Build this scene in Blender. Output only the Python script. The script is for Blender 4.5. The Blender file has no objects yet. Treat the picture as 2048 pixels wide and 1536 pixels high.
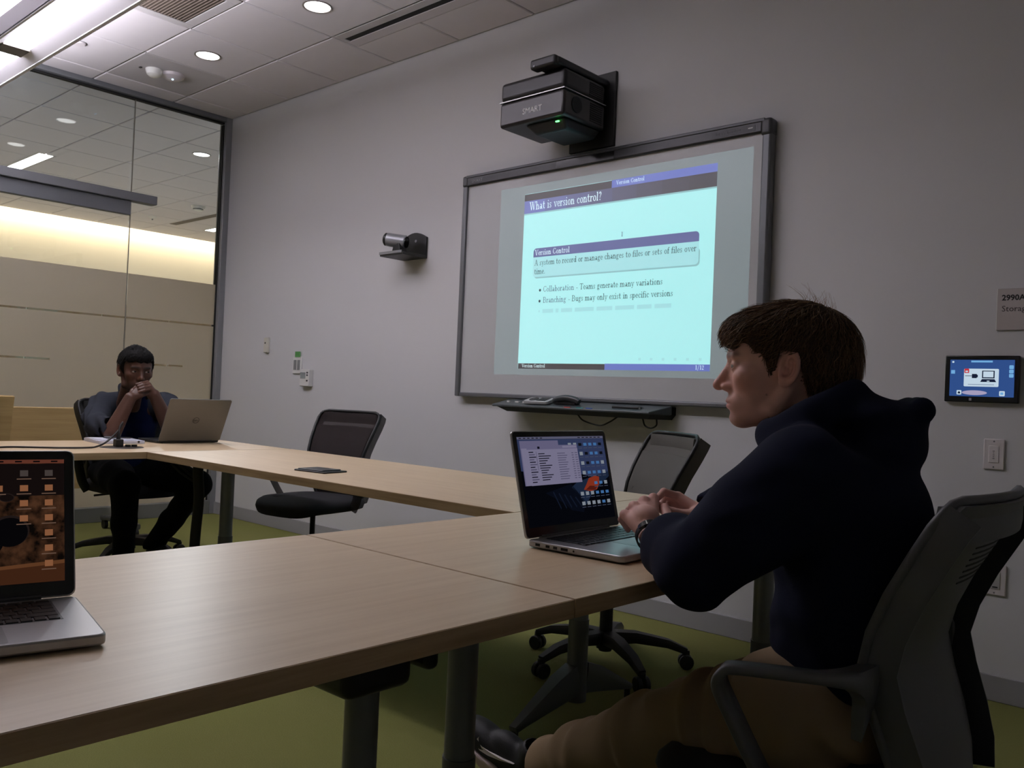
import bpy, bmesh, math, random
import numpy as np
from mathutils import Vector, Matrix

random.seed(7)
rng = np.random.default_rng(7)
PI = math.pi
scene = bpy.context.scene
COL = scene.collection

# ---------------------------------------------------------------- camera
cam_data = bpy.data.cameras.new('camera')
cam_data.sensor_width = 36.0
cam_data.lens = 1741.2 / 2048.0 * 36.0
cam_data.clip_start = 0.05
cam = bpy.data.objects.new('camera', cam_data)
COL.objects.link(cam)
_yaw, _pitch, _roll = math.radians(42.29), math.radians(0.74), math.radians(2.43)
_fw = Vector((-math.sin(_yaw) * math.cos(_pitch), math.cos(_yaw) * math.cos(_pitch), math.sin(_pitch)))
_r0 = Vector((math.cos(_yaw), math.sin(_yaw), 0))
_u0 = _r0.cross(_fw)
_r = _r0 * math.cos(_roll) + _u0 * math.sin(_roll)
_u = -_r0 * math.sin(_roll) + _u0 * math.cos(_roll)
cam.matrix_world = Matrix(((_r.x, _u.x, -_fw.x, 6.599), (_r.y, _u.y, -_fw.y, -3.661),
                           (_r.z, _u.z, -_fw.z, 1.064), (0, 0, 0, 1)))
scene.camera = cam

# ---------------------------------------------------------------- world, exposure
world = bpy.data.worlds.new('world')
scene.world = world
world.use_nodes = True
world.node_tree.nodes['Background'].inputs[0].default_value = (0.9, 0.95, 1.0, 1)
world.node_tree.nodes['Background'].inputs[1].default_value = 0.02
scene.view_settings.view_transform = 'Standard'
scene.view_settings.look = 'None'
scene.view_settings.gamma = 1.0
scene.view_settings.use_curve_mapping = False
scene.view_settings.exposure = 0.62
scene.cycles.max_bounces = 10
scene.cycles.diffuse_bounces = 5
scene.cycles.transparent_max_bounces = 12
scene.cycles.caustics_reflective = False
scene.cycles.caustics_refractive = False
scene.cycles.sample_clamp_indirect = 4.0

# light levels (the lamps themselves are built further down)
PENDANT_STRENGTH = 13.0      # emission of the linear pendant's diffuser
COVE_WATT = 170.0
LOBBY_WATT = 70.0
UPLIGHT_WATT = 62.0         # indirect half of the pendant
SLIDE = 1.0                 # brightness of the projected picture

# ---------------------------------------------------------------- helpers
def lin(c):
    out = []
    for v in c[:3]:
        v = v / 255.0
        out.append(v / 12.92 if v <= 0.04045 else ((v + 0.055) / 1.055) ** 2.4)
    return (*out, 1.0)

MATS = {}
def mat(name, rgb=(128, 128, 128), rough=0.5, metal=0.0, spec=0.5, emit=None, estr=1.0,
        noise=None, bump=None, alpha=None):
    """plain principled material; noise=(scale, amount) mottles the colour, bump=(scale, strength)."""
    if name in MATS:
        return MATS[name]
    m = bpy.data.materials.new(name)
    m.use_nodes = True
    nt = m.node_tree
    b = nt.nodes['Principled BSDF']
    b.inputs['Base Color'].default_value = lin(rgb)
    b.inputs['Roughness'].default_value = rough
    b.inputs['Metallic'].default_value = metal
    b.inputs['Specular IOR Level'].default_value = spec
    if emit is not None:
        b.inputs['Emission Color'].default_value = lin(emit)
        b.inputs['Emission Strength'].default_value = estr
    tc = None
    if noise or bump:
        tc = nt.nodes.new('ShaderNodeTexCoord')
    if noise:
        n = nt.nodes.new('ShaderNodeTexNoise')
        n.inputs['Scale'].default_value = noise[0]
        n.inputs['Detail'].default_value = 4
        nt.links.new(tc.outputs['Object'], n.inputs['Vector'])
        mx = nt.nodes.new('ShaderNodeMixRGB')
        c = lin(rgb)
        k = noise[1]
        mx.inputs[1].default_value = (c[0] * (1 - k), c[1] * (1 - k), c[2] * (1 - k), 1)
        mx.inputs[2].default_value = (min(1, c[0] * (1 + k)), min(1, c[1] * (1 + k)), min(1, c[2] * (1 + k)), 1)
        nt.links.new(n.outputs['Fac'], mx.inputs[0])
        nt.links.new(mx.outputs[0], b.inputs['Base Color'])
    if bump:
        n2 = nt.nodes.new('ShaderNodeTexNoise')
        n2.inputs['Scale'].default_value = bump[0]
        n2.inputs['Detail'].default_value = 3
        nt.links.new(tc.outputs['Object'], n2.inputs['Vector'])
        bp = nt.nodes.new('ShaderNodeBump')
        bp.inputs['Strength'].default_value = bump[1]
        bp.inputs['Distance'].default_value = 0.002
        nt.links.new(n2.outputs['Fac'], bp.inputs['Height'])
        nt.links.new(bp.outputs[0], b.inputs['Normal'])
    MATS[name] = m
    return m

def emitter(name, rgb, strength):
    if name in MATS:
        return MATS[name]
    m = bpy.data.materials.new(name)
    m.use_nodes = True
    nt = m.node_tree
    nt.nodes.clear()
    o = nt.nodes.new('ShaderNodeOutputMaterial')
    e = nt.nodes.new('ShaderNodeEmission')
    e.inputs[0].default_value = lin(rgb)
    e.inputs[1].default_value = strength
    nt.links.new(e.outputs[0], o.inputs[0])
    MATS[name] = m
    return m

def tag(o, label=None, cat=None, group=None, kind=None):
    if label: o['label'] = label
    if cat: o['category'] = cat
    if group: o['group'] = group
    if kind: o['kind'] = kind
    return o

def thing(name, label, cat, loc=(0, 0, 0), rz=0.0, group=None):
    e = bpy.data.objects.new(name, None)
    COL.objects.link(e)
    e.location = loc
    e.rotation_euler = (0, 0, rz)
    e.empty_display_size = 0.1
    return tag(e, label, cat, group)

def finish(me, smooth):
    if smooth is None:
        return
    for p in me.polygons:
        p.use_smooth = True
    if smooth < 180:
        me.set_sharp_from_angle(angle=math.radians(smooth))

def link(me, name, mats, parent=None, smooth=35, loc=None, rot=None):
    o = bpy.data.objects.new(name, me)
    if mats is not None and len(me.materials) == 0:
        for m in (mats if isinstance(mats, (list, tuple)) else [mats]):
            me.materials.append(m)
    finish(me, smooth)
    COL.objects.link(o)
    if parent is not None:
        o.parent = parent
    if loc is not None:
        o.location = loc
    if rot is not None:
        o.rotation_euler = rot
    return o

def frame_of(d):
    d = Vector(d).normalized()
    a = Vector((0, 0, 1)) if abs(d.z) < 0.9 else Vector((1, 0, 0))
    x = a.cross(d).normalized()
    return x, d.cross(x).normalized(), d

class MB:
    """collects shapes and links them as one mesh object"""
    def __init__(self):
        self.v, self.f, self.m = [], [], []
    def add(self, vs, fs, mi=0):
        n = len(self.v)
        self.v.extend([tuple(map(float, p)) for p in vs])
        for f in fs:
            self.f.append(tuple(i + n for i in f))
            self.m.append(mi)
        return self
    def box(self, a, b, mi=0, M=None):
        (x0, y0, z0), (x1, y1, z1) = a, b
        x0, x1 = min(x0, x1), max(x0, x1); y0, y1 = min(y0, y1), max(y0, y1); z0, z1 = min(z0, z1), max(z0, z1)
        vs = [(x0, y0, z0), (x1, y0, z0), (x1, y1, z0), (x0, y1, z0), (x0, y0, z1), (x1, y0, z1), (x1, y1, z1), (x0, y1, z1)]
        if M is not None:
            vs = [M @ Vector(p) for p in vs]
        return self.add(vs, [(3, 2, 1, 0), (4, 5, 6, 7), (0, 1, 5, 4), (1, 2, 6, 5), (2, 3, 7, 6), (3, 0, 4, 7)], mi)
    def tube(self, pts, r, seg=12, mi=0, cap=True):
        pts = [Vector(p) for p in pts]
        n = len(pts)
        rr = r if isinstance(r, (list, tuple)) else [r] * n
        dirs = []
        for i in range(n):
            d = (pts[min(i + 1, n - 1)] - pts[max(i - 1, 0)])
            dirs.append(d.normalized() if d.length > 1e-9 else Vector((0, 0, 1)))
        x, y, _ = frame_of(dirs[0])
        vs = []
        for i in range(n):
            d = dirs[i]
            x = (x - d * x.dot(d)).normalized()
            y = d.cross(x)
            for k in range(seg):
                a = 2 * PI * k / seg
                vs.append(pts[i] + (x * math.cos(a) + y * math.sin(a)) * rr[i])
        fs = []
        for i in range(n - 1):
            for k in range(seg):
                k2 = (k + 1) % seg
                fs.append((i * seg + k, i * seg + k2, (i + 1) * seg + k2, (i + 1) * seg + k))
        if cap:
            fs.append(tuple(reversed(range(seg))))
            fs.append(tuple((n - 1) * seg + k for k in range(seg)))
        return self.add(vs, fs, mi)
    def cyl(self, a, b, r0, r1=None, seg=20, mi=0):
        return self.tube([a, b], [r0, r0 if r1 is None else r1], seg, mi)
    def lathe(self, prof, seg=28, mi=0, M=None, closed=False):
        """prof: (radius, z) list turned about z"""
        vs, fs = [], []
        n = len(prof)
        for (r, z) in prof:
            for k in range(seg):
                a = 2 * PI * k / seg
                vs.append(Vector((r * math.cos(a), r * math.sin(a), z)))
        for i in range(n - 1):
            for k in range(seg):
                k2 = (k + 1) % seg
                fs.append((i * seg + k, i * seg + k2, (i + 1) * seg + k2, (i + 1) * seg + k))
        if prof[0][0] > 1e-6 and not closed: fs.append(tuple(reversed(range(seg))))
        if prof[-1][0] > 1e-6 and not closed: fs.append(tuple((n - 1) * seg + k for k in range(seg)))
        if M is not None:
            vs = [M @ p for p in vs]
        return self.add(vs, fs, mi)
    def prism(self, poly, z0, z1, mi=0, M=None):
        """polygon (x, y) extruded along z"""
        n = len(poly)
        vs = [Vector((p[0], p[1], z0)) for p in poly] + [Vector((p[0], p[1], z1)) for p in poly]
        fs = [tuple(reversed(range(n))), tuple(range(n, 2 * n))]
        for i in range(n):
            j = (i + 1) % n
            fs.append((i, j, n + j, n + i))
        if M is not None:
            vs = [M @ p for p in vs]
        return self.add(vs, fs, mi)
    def sweep(self, pts, w, t, up=(0, 0, 1), mi=0):
        """flat bar: width w (sideways), thickness t, rounded edges, along pts"""
        pts = [Vector(p) for p in pts]
        n = len(pts)
        ww = w if isinstance(w, (list, tuple)) else [w] * n
        tt = t if isinstance(t, (list, tuple)) else [t] * n
        sec = [(-.5, -.25), (-.5, .25), (-.42, .5), (.42, .5), (.5, .25), (.5, -.25), (.42, -.5), (-.42, -.5)]
        vs, fs = [], []
        prev = None
        for i in range(n):
            d = (pts[min(i + 1, n - 1)] - pts[max(i - 1, 0)]).normalized()
            if prev is None:
                s = d.cross(Vector(up))
                if s.length < 1e-3: s = Vector((0, 1, 0))
                s.normalize()
            else:
                s = (prev - d * prev.dot(d)).normalized()
            prev = s
            u = s.cross(d)
            for a, b in sec:
                vs.append(pts[i] + s * a * ww[i] + u * b * tt[i])
        k8 = len(sec)
        for i in range(n - 1):
            for k in range(k8):
                k2 = (k + 1) % k8
                fs.append((i * k8 + k, (i + 1) * k8 + k, (i + 1) * k8 + k2, i * k8 + k2))
        fs.append(tuple(range(k8)))
        fs.append(tuple(reversed([(n - 1) * k8 + k for k in range(k8)])))
        return self.add(vs, fs, mi)
    def rings(self, rings, mi=0, caps=True, closed=True):
        """loft through equal-length closed rings"""
        n = len(rings[0])
        vs = [p for r in rings for p in r]
        fs = []
        for i in range(len(rings) - 1):
            for k in range(n if closed else n - 1):
                k2 = (k + 1) % n
                fs.append((i * n + k, i * n + k2, (i + 1) * n + k2, (i + 1) * n + k))
        if caps:
            fs.append(tuple(reversed(range(n))))
            fs.append(tuple((len(rings) - 1) * n + k for k in range(n)))
        return self.add(vs, fs, mi)
    def mesh(self, name='mesh'):
        me = bpy.data.meshes.new(name)
        me.from_pydata(self.v, [], self.f)
        if any(self.m):
            me.polygons.foreach_set('material_index', self.m)
        me.update()
        bm = bmesh.new(); bm.from_mesh(me)
        bmesh.ops.recalc_face_normals(bm, faces=bm.faces)
        bm.to_mesh(me); bm.free()
        return me
    def raw(self, name='mesh'):
        me = bpy.data.meshes.new(name)
        me.from_pydata(self.v, [], self.f)
        if any(self.m):
            me.polygons.foreach_set('material_index', self.m)
        me.update()
        return me
    def build(self, name, mats, parent=None, smooth=35, bevel=None, loc=None, rot=None, seg=2):
        o = link(self.mesh(name), name, mats, parent, smooth, loc, rot)
        if bevel:
            b = o.modifiers.new('bevel', 'BEVEL')
            b.width = bevel; b.segments = seg; b.limit_method = 'ANGLE'; b.angle_limit = math.radians(40)
            b.harden_normals = False
        return o

def rrect(x0, y0, x1, y1, r, n=5):
    """rounded rectangle outline, counter-clockwise"""
    out = []
    for cx, cy, a0 in ((x1 - r, y1 - r, 0), (x0 + r, y1 - r, 90), (x0 + r, y0 + r, 180), (x1 - r, y0 + r, 270)):
        for k in range(n + 1):
            a = math.radians(a0 + 90 * k / n)
            out.append((cx + r * math.cos(a), cy + r * math.sin(a)))
    return out

def smooth_path(pts, n=8):
    """Catmull-Rom through pts"""
    P = [Vector(p) for p in pts]
    P = [P[0] * 2 - P[1]] + P + [P[-1] * 2 - P[-2]]
    out = []
    for i in range(1, len(P) - 2):
        for k in range(n):
            t = k / n
            a, b, c, d = P[i - 1], P[i], P[i + 1], P[i + 2]
            out.append(0.5 * ((2 * b) + (c - a) * t + (2 * a - 5 * b + 4 * c - d) * t * t + (3 * b - a - 3 * c + d) * t ** 3))
    out.append(P[-2])
    return out

def copy_tree(o, parent=None):
    c = o.copy()
    COL.objects.link(c)
    c.parent = parent
    for ch in list(o.children):
        copy_tree(ch, c)
    return c

def area_light(name, loc, size, watt, rgb, parent=None, rot=(0, 0, 0), size_y=None, spread=None, shape=None):
    l = bpy.data.lights.new(name, 'AREA')
    l.energy = watt
    l.color = lin(rgb)[:3]
    l.size = size
    l.shape = shape or ('RECTANGLE' if size_y else 'DISK')
    if size_y: l.size_y = size_y
    if spread: l.spread = spread
    o = bpy.data.objects.new(name, l)
    COL.objects.link(o)
    o.location = loc
    o.rotation_euler = rot
    if parent is not None: o.parent = parent
    return o

# ---- block lettering: text laid flat as thin mesh in the plane x (right), y (up), facing +z
def text_mesh(body, size, name='lettering', extrude=0.0004, align='LEFT', shear=0.0, bold=0.0, sx=1.0):
    cu = bpy.data.curves.new(name, 'FONT')
    cu.body = body
    cu.size = size
    cu.extrude = extrude
    cu.align_x = align
    cu.shear = shear
    cu.offset = bold
    cu.resolution_u = 2
    tmp = bpy.data.objects.new(name, cu)
    COL.objects.link(tmp)
    dg = bpy.context.evaluated_depsgraph_get()
    me = bpy.data.meshes.new_from_object(tmp.evaluated_get(dg))
    bpy.data.objects.remove(tmp)
    bpy.data.curves.remove(cu)
    if sx != 1.0:
        me.transform(Matrix.Diagonal((sx, 1, 1, 1)))
    return me
# frame for things on the board wall: local x -> +X, local y -> +Z, local z -> -Y (out of the wall)
WALLM = Matrix(((1, 0, 0, 0), (0, 0, -1, 0), (0, 1, 0, 0), (0, 0, 0, 1)))
def wall_text(body, size, x, z, y, m, parent, name='lettering', **k):
    me = text_mesh(body, size, name, **k)
    me.transform(Matrix.Translation((x, y, z)) @ WALLM)
    return link(me, name, m, parent, None)
# ================================================================ the setting
H = 3.223            # ceiling height
T = 0.6096           # ceiling module

def wood_mat(name, base, dark, axis='y', scale=1.0, rough=0.3):
    m = bpy.data.materials.new(name)
    m.use_nodes = True
    nt = m.node_tree
    b = nt.nodes['Principled BSDF']
    tc = nt.nodes.new('ShaderNodeTexCoord')
    mp = nt.nodes.new('ShaderNodeMapping')
    s = (1.2, 26, 26) if axis == 'x' else (26, 1.2, 26)
    mp.inputs['Scale'].default_value = tuple(v * scale for v in s)
    nt.links.new(tc.outputs['Object'], mp.inputs[0])
    n = nt.nodes.new('ShaderNodeTexNoise')
    n.inputs['Scale'].default_value = 2.0; n.inputs['Detail'].default_value = 6; n.inputs['Roughness'].default_value = 0.62
    nt.links.new(mp.outputs[0], n.inputs['Vector'])
    n2 = nt.nodes.new('ShaderNodeTexNoise')
    n2.inputs['Scale'].default_value = 3.0
    nt.links.new(tc.outputs['Object'], n2.inputs['Vector'])
    r = nt.nodes.new('ShaderNodeValToRGB')
    r.color_ramp.elements[0].position = 0.32; r.color_ramp.elements[0].color = lin(dark)
    r.color_ramp.elements[1].position = 0.62; r.color_ramp.elements[1].color = lin(base)
    nt.links.new(n.outputs['Fac'], r.inputs[0])
    mx = nt.nodes.new('ShaderNodeMixRGB'); mx.blend_type = 'MULTIPLY'; mx.inputs[0].default_value = 0.12
    nt.links.new(r.outputs[0], mx.inputs[1]); nt.links.new(n2.outputs['Fac'], mx.inputs[2])
    nt.links.new(mx.outputs[0], b.inputs['Base Color'])
    b.inputs['Roughness'].default_value = rough + 0.08
    b.inputs['Specular IOR Level'].default_value = 0.38
    MATS[name] = m
    return m

M_wall = mat('wall_paint', (208, 208, 210), 0.75, bump=(180, 0.06))
M_ceil = mat('ceiling_tile_white', (214, 209, 213), 0.9, noise=(9, 0.03), bump=(420, 0.12))
M_ceil2 = mat('ceiling_tile_grey', (186, 182, 184), 0.85, bump=(420, 0.1))
M_grid = mat('ceiling_grid', (202, 196, 200), 0.6)
M_gap = mat('shadow_gap_black', (22, 22, 24), 0.8)
M_base = mat('baseboard_grey', (150, 150, 152), 0.5)
M_alu = mat('brushed_aluminium', (132, 134, 137), 0.42, metal=0.25)
M_alu_d = mat('dark_aluminium', (112, 114, 118), 0.45, metal=0.2)
M_black = mat('black_plastic', (20, 20, 22), 0.42)
M_blackm = mat('black_matt', (14, 14, 15), 0.7)
M_white = mat('white_plastic', (222, 222, 220), 0.35)
M_lobby = mat('lobby_wall_beige', (222, 214, 198), 0.8)

# carpet: green with fine fibre noise and long streaks
M_carpet = bpy.data.materials.new('green_carpet')
M_carpet.use_nodes = True
_nt = M_carpet.node_tree; _b = _nt.nodes['Principled BSDF']
_tc = _nt.nodes.new('ShaderNodeTexCoord')
_n1 = _nt.nodes.new('ShaderNodeTexNoise'); _n1.inputs['Scale'].default_value = 220; _n1.inputs['Detail'].default_value = 3
_n2 = _nt.nodes.new('ShaderNodeTexNoise'); _n2.inputs['Scale'].default_value = 1.7; _n2.inputs['Detail'].default_value = 3
for _n in (_n1, _n2): _nt.links.new(_tc.outputs['Object'], _n.inputs['Vector'])
_mx = _nt.nodes.new('ShaderNodeMixRGB'); _mx.inputs[1].default_value = lin((106, 104, 62)); _mx.inputs[2].default_value = lin((138, 136, 86))
_mx2 = _nt.nodes.new('ShaderNodeMixRGB'); _mx2.inputs[2].default_value = lin((118, 122, 66))
_nt.links.new(_n1.outputs['Fac'], _mx.inputs[0]); _nt.links.new(_n2.outputs['Fac'], _mx2.inputs[0]); _nt.links.new(_mx.outputs[0], _mx2.inputs[1])
_nt.links.new(_mx2.outputs[0], _b.inputs['Base Color']); _b.inputs['Roughness'].default_value = 0.95; _b.inputs['Specular IOR Level'].default_value = 0.1
_bp = _nt.nodes.new('ShaderNodeBump'); _bp.inputs['Strength'].default_value = 0.5; _bp.inputs['Distance'].default_value = 0.004
_nt.links.new(_n1.outputs['Fac'], _bp.inputs['Height']); _nt.links.new(_bp.outputs[0], _b.inputs['Normal'])

XR, YB = 8.2, -6.2         # far ends of the room behind the camera
o = MB().box((-6.2, YB, -0.1), (XR, 4.6, 0)).build('floor', M_carpet, smooth=None); tag(o, 'green carpet floor of the meeting room', kind='structure')
o = MB().box((0, 0, 0), (XR, 0.12, H + 0.3)).build('wall_front', M_wall, smooth=None); tag(o, 'white wall carrying the whiteboard', kind='structure')
o = MB().box((XR, YB, 0), (XR + 0.1, 0.12, H + 0.3)).build('wall_right', M_wall, smooth=None); tag(o, kind='structure')
o = MB().box((-6.2, YB - 0.1, 0), (XR, YB, H + 0.3)).build('wall_back', M_wall, smooth=None); tag(o, kind='structure')
o = MB().box((-6.3, YB, 0), (-6.2, 4.6, H + 0.6)).build('wall_far', M_lobby, smooth=None); tag(o, 'beige lobby wall washed by a cove light', kind='structure')
o = MB().box((-6.2, 4.5, 0), (0.0, 4.6, H + 0.3)).build('wall_side', M_lobby, smooth=None); tag(o, kind='structure')
o = MB().box((0.05, -0.012, 0), (XR, 0.0, 0.096)).build('baseboard_front', M_base, bevel=0.003); tag(o, kind='structure')

# ---------------------------------------------------------------- ceiling: slab + tiles
slab = MB().box((-5.95, YB, H + 0.012), (XR, 4.6, H + 0.1)).box((-6.2, YB, H + 0.5), (-5.9, 4.6, H + 0.6)).box((-5.95, YB, H + 0.1), (-5.9, 4.6, H + 0.5)).build('ceiling', M_grid, smooth=None)
tag(slab, 'suspended ceiling of white square tiles', kind='structure')
def tile_mesh(x0, y0, x1, y1, name):
    g = 0.006
    mb = MB()
    zs = ((H + 0.012, g), (H + 0.005, g), (H, g + 0.005))
    rings = []
    for z, k in zs:
        rings.append([(x0 + k, y0 + k, z), (x1 - k, y0 + k, z), (x1 - k, y1 - k, z), (x0 + k, y1 - k, z)])
    mb.rings(rings)
    me = mb.mesh(name)
    return me
_full = tile_mesh(-T / 2, -T / 2, T / 2, T / 2, 'ceiling_tile'); _full.materials.append(M_ceil)
_full2 = _full.copy(); _full2.materials.clear(); _full2.materials.append(M_ceil2)
XL = [0.281 + n * T for n in range(-10, 9)]
YL = [-0.512 - n * T for n in range(-8, 6)]
SKIP = set()
VENT = (2, 1)      # ceiling module that carries the return-air grille
for i in range(len(XL) - 1):
    x0, x1 = XL[i], XL[i + 1]
    for j in range(len(YL) - 1):
        y1, y0 = YL[j], YL[j + 1]
        if x0 > 0 and y1 > -0.4: continue
        if x1 < 0 and (y1 > 4.0 or y0 < -2.6): continue
        if x0 > 0 and y0 < -3.7: continue
        if x0 < 0 < x1: continue
        ii, jj = round((x0 - 0.281) / T), round((-0.512 - y1) / T)
        if x0 > 0 and (ii, jj) == VENT: continue
        o = bpy.data.objects.new('ceiling_tile', _full2 if (x0 > 0 and (ii, jj) == (0, 0)) else _full)
        COL.objects.link(o); o.parent = slab
        o.location = ((x0 + x1) / 2, (y0 + y1) / 2, 0)
# border tiles along the glass, the board wall, and on the lobby side of the glass
for j in range(len(YL) - 1):
    y1, y0 = YL[j], YL[j + 1]
    if y1 < -0.4 and y0 > -3.2:
        link(tile_mesh(0.06, y0, 0.281, y1, 'ceiling_tile'), 'ceiling_tile', M_ceil, slab, None)
    if y0 > -2.6 and y1 < 4.0:
        link(tile_mesh(0.281 - T, y0, -0.06, y1, 'ceiling_tile'), 'ceiling_tile', M_ceil, slab, None)
for i in range(len(XL) - 1):
    x0, x1 = XL[i], XL[i + 1]
    if x0 > 0 and x1 < 4.8 and not (2.1 <= x0 + 0.05 and x1 < 3.9):
        link(tile_mesh(x0, -0.512, x1, -0.004, 'ceiling_tile'), 'ceiling_tile', M_ceil, slab, None)
    elif x0 > 0 and x1 < 4.8:       # narrower tiles beside the slot diffuser
        link(tile_mesh(x0, -0.335, x1, -0.004, 'ceiling_tile'), 'ceiling_tile', M_ceil, slab, None)
link(tile_mesh(0.06, -0.512, 0.281, -0.004, 'ceiling_tile'), 'ceiling_tile', M_ceil, slab, None)

# ---------------------------------------------------------------- glass partition
def glass_mat(name, tint, refl=0.9):
    m = bpy.data.materials.new(name); m.use_nodes = True
    nt = m.node_tree; nt.nodes.clear()
    o = nt.nodes.new('ShaderNodeOutputMaterial')
    tr = nt.nodes.new('ShaderNodeBsdfTransparent'); tr.inputs[0].default_value = (*tint, 1)
    gl = nt.nodes.new('ShaderNodeBsdfGlossy'); gl.inputs['Roughness'].default_value = 0.0
    fr = nt.nodes.new('ShaderNodeFresnel'); fr.inputs[0].default_value = 1.5
    mx = nt.nodes.new('ShaderNodeMixShader')
    nt.links.new(fr.outputs[0], mx.inputs[0]); nt.links.new(tr.outputs[0], mx.inputs[1]); nt.links.new(gl.outputs[0], mx.inputs[2])
    nt.links.new(mx.outputs[0], o.inputs[0])
    return m
M_glass = glass_mat('clear_glass', (0.88, 0.94, 0.945))
M_frost = bpy.data.materials.new('frosted_film'); M_frost.use_nodes = True
_nt = M_frost.node_tree; _nt.nodes.clear()
_o = _nt.nodes.new('ShaderNodeOutputMaterial')
_t = _nt.nodes.new('ShaderNodeBsdfTranslucent'); _t.inputs[0].default_value = (0.92, 0.86, 0.74, 1)
_d = _nt.nodes.new('ShaderNodeBsdfDiffuse'); _d.inputs[0].default_value = (0.64, 0.61, 0.54, 1)
_m = _nt.nodes.new('ShaderNodeMixShader'); _m.inputs[0].default_value = 0.38
_nt.links.new(_t.outputs[0], _m.inputs[1]); _nt.links.new(_d.outputs[0], _m.inputs[2]); _nt.links.new(_m.outputs[0], _o.inputs[0])

part = bpy.data.objects.new('wall_left', None); COL.objects.link(part)
tag(part, 'floor-to-ceiling glass partition with frosted lower band', kind='structure')
MB().box((-0.05, -0.052, 0), (0.055, 0.0, H + 0.01)).build('mullion', M_alu, part, bevel=0.003)
MB().box((-0.02, -0.060, 0.107), (0.02, -0.052, 3.17)).build('gasket', M_blackm, part)
MB().box((-0.05, YB, 3.192), (0.055, -0.052, H + 0.01)).build('header', M_alu_d, part, bevel=0.003)
MB().box((-0.02, YB, 3.178), (0.02, -0.052, 3.192)).build('gasket', M_blackm, part)
MB().box((-0.05, YB, 0), (0.055, -0.052, 0.107)).build('sill', mat('sill_grey', (120, 122, 120), 0.5, metal=0.3), part, bevel=0.003)
for a, b, z0, z1 in ((-0.776, -0.060, 0.107, 3.178), (-2.2, -0.784, 2.47, 3.178), (-2.2, -0.784, 0.012, 2.30), (-3.6, -2.208, 0.107, 3.178), (YB, -3.608, 0.107, 3.178)):
    MB().box((-0.006, a, max(z0, 0.107)), (0.006, b, z1)).build('pane', M_glass, part, smooth=None)
MB().box((-0.007, -0.7835, 0.107), (0.007, -0.7765, 3.178)).build('joint', mat('silicone_joint', (120, 118, 110), 0.4), part)
MB().box((-0.03, -3.4, 2.405), (0.06, -0.60, 2.47)).build('track_rail', M_alu_d, part, bevel=0.004)
MB().box((-0.022, -2.2, 2.30), (0.03, -0.785, 2.405)).build('door_rail', mat('door_rail_grey', (112, 115, 120), 0.4, metal=0.5), part, bevel=0.003)
def film(y0, y1, z0, z1):
    MB().box((0.0065, y0, z0), (0.0085, y1, z1)).build('frosted_film', M_frost, part, smooth=None)
for a, b in ((-0.774, -0.062), (-2.198, -0.786), (-3.6, -2.21), (YB, -3.61)):
    film(a, b, 0.11, 1.176); film(a, b, 1.190, 1.520); film(a, b, 1.534, 1.862)
for a, b in ((-1.30, -0.786), (-0.774, -0.56), (-0.31, -0.062), (-2.198, -1.75)):
    film(a, b, 1.176, 1.190)
# added panels on the lobby wall, darkening what shows through the clear stripes
for k in range(9):
    o = MB().box((-6.2, -4.4 + k * 1.0, 0), (-6.17, -3.42 + k * 1.0, 2.15)).build('trim_%d' % (k + 1), mat('added_panel_tan', (122, 104, 78), 0.6), bevel=0.004); tag(o, kind='structure')

# ---------------------------------------------------------------- lamps and ceiling fittings
M_lamp = emitter('diffuser_lit', (250, 247, 255), PENDANT_STRENGTH)
M_housing = mat('pendant_housing', (222, 220, 230), 0.45)
M_housing_d = mat('pendant_trim', (226, 222, 230), 0.5)
pend = thing('pendant_light', 'long linear pendant lamp with glowing diffusers hung under the ceiling', 'lamp', (3.0, -2.09, 2.75))
# local: x along the lamp from -2.7 to 2.3
PX0, PX1 = -2.75, 1.35
MB().box((PX0, -0.135, 0.0), (PX1, -0.120, 0.105)).build('housing_side', M_housing, pend, bevel=0.002)
MB().box((PX0, 0.120, 0.0), (PX1, 0.135, 0.105)).build('housing_side', M_housing, pend, bevel=0.002)
MB().box((PX0, -0.12, 0.060), (PX1, 0.12, 0.068)).build('housing_top', M_housing, pend)
MB().box((PX0 + 0.02, -0.10, 0.070), (PX1 - 0.02, 0.10, 0.074)).build('upper_diffuser', emitter('uplight_lit', (255, 246, 244), 2.0), pend, smooth=None)
area_light('uplight', ((PX0 + PX1) / 2, 0, 0.08), PX1 - PX0 - 0.1, UPLIGHT_WATT, (248, 245, 255), pend, rot=(PI, 0, 0), size_y=0.18)
for s_ in (-1, 1):      # slanted reflector lips that catch the lamp's own light
    MB().prism([(s_ * 0.135, -0.004), (s_ * 0.064, 0.040), (s_ * 0.064, 0.050), (s_ * 0.135, 0.008)], PX0, PX1, M=Matrix(((0, 0, 1, 0), (1, 0, 0, 0), (0, 1, 0, 0), (0, 0, 0, 1)))).build('trim_lip', M_housing_d, pend, smooth=None)
for x0, x1 in ((PX0 + 0.03, -1.585), (-1.45, -0.33), (-0.27, PX1 - 0.03)):
    MB().box((x0, -0.066, 0.044), (x1, 0.064, 0.050)).build('diffuser', M_lamp, pend, smooth=None)
MB().box((-1.585, -0.066, 0.030), (-1.45, 0.064, 0.050)).build('divider', mat('pendant_divider', (112, 104, 100), 0.6), pend)
for x in (PX0 + 0.4, -1.0, PX1 - 0.4):
    MB().cyl((x, 0, 0.105), (x, 0, H - 2.75), 0.0015, seg=6).build('cable', M_alu, pend)

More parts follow.
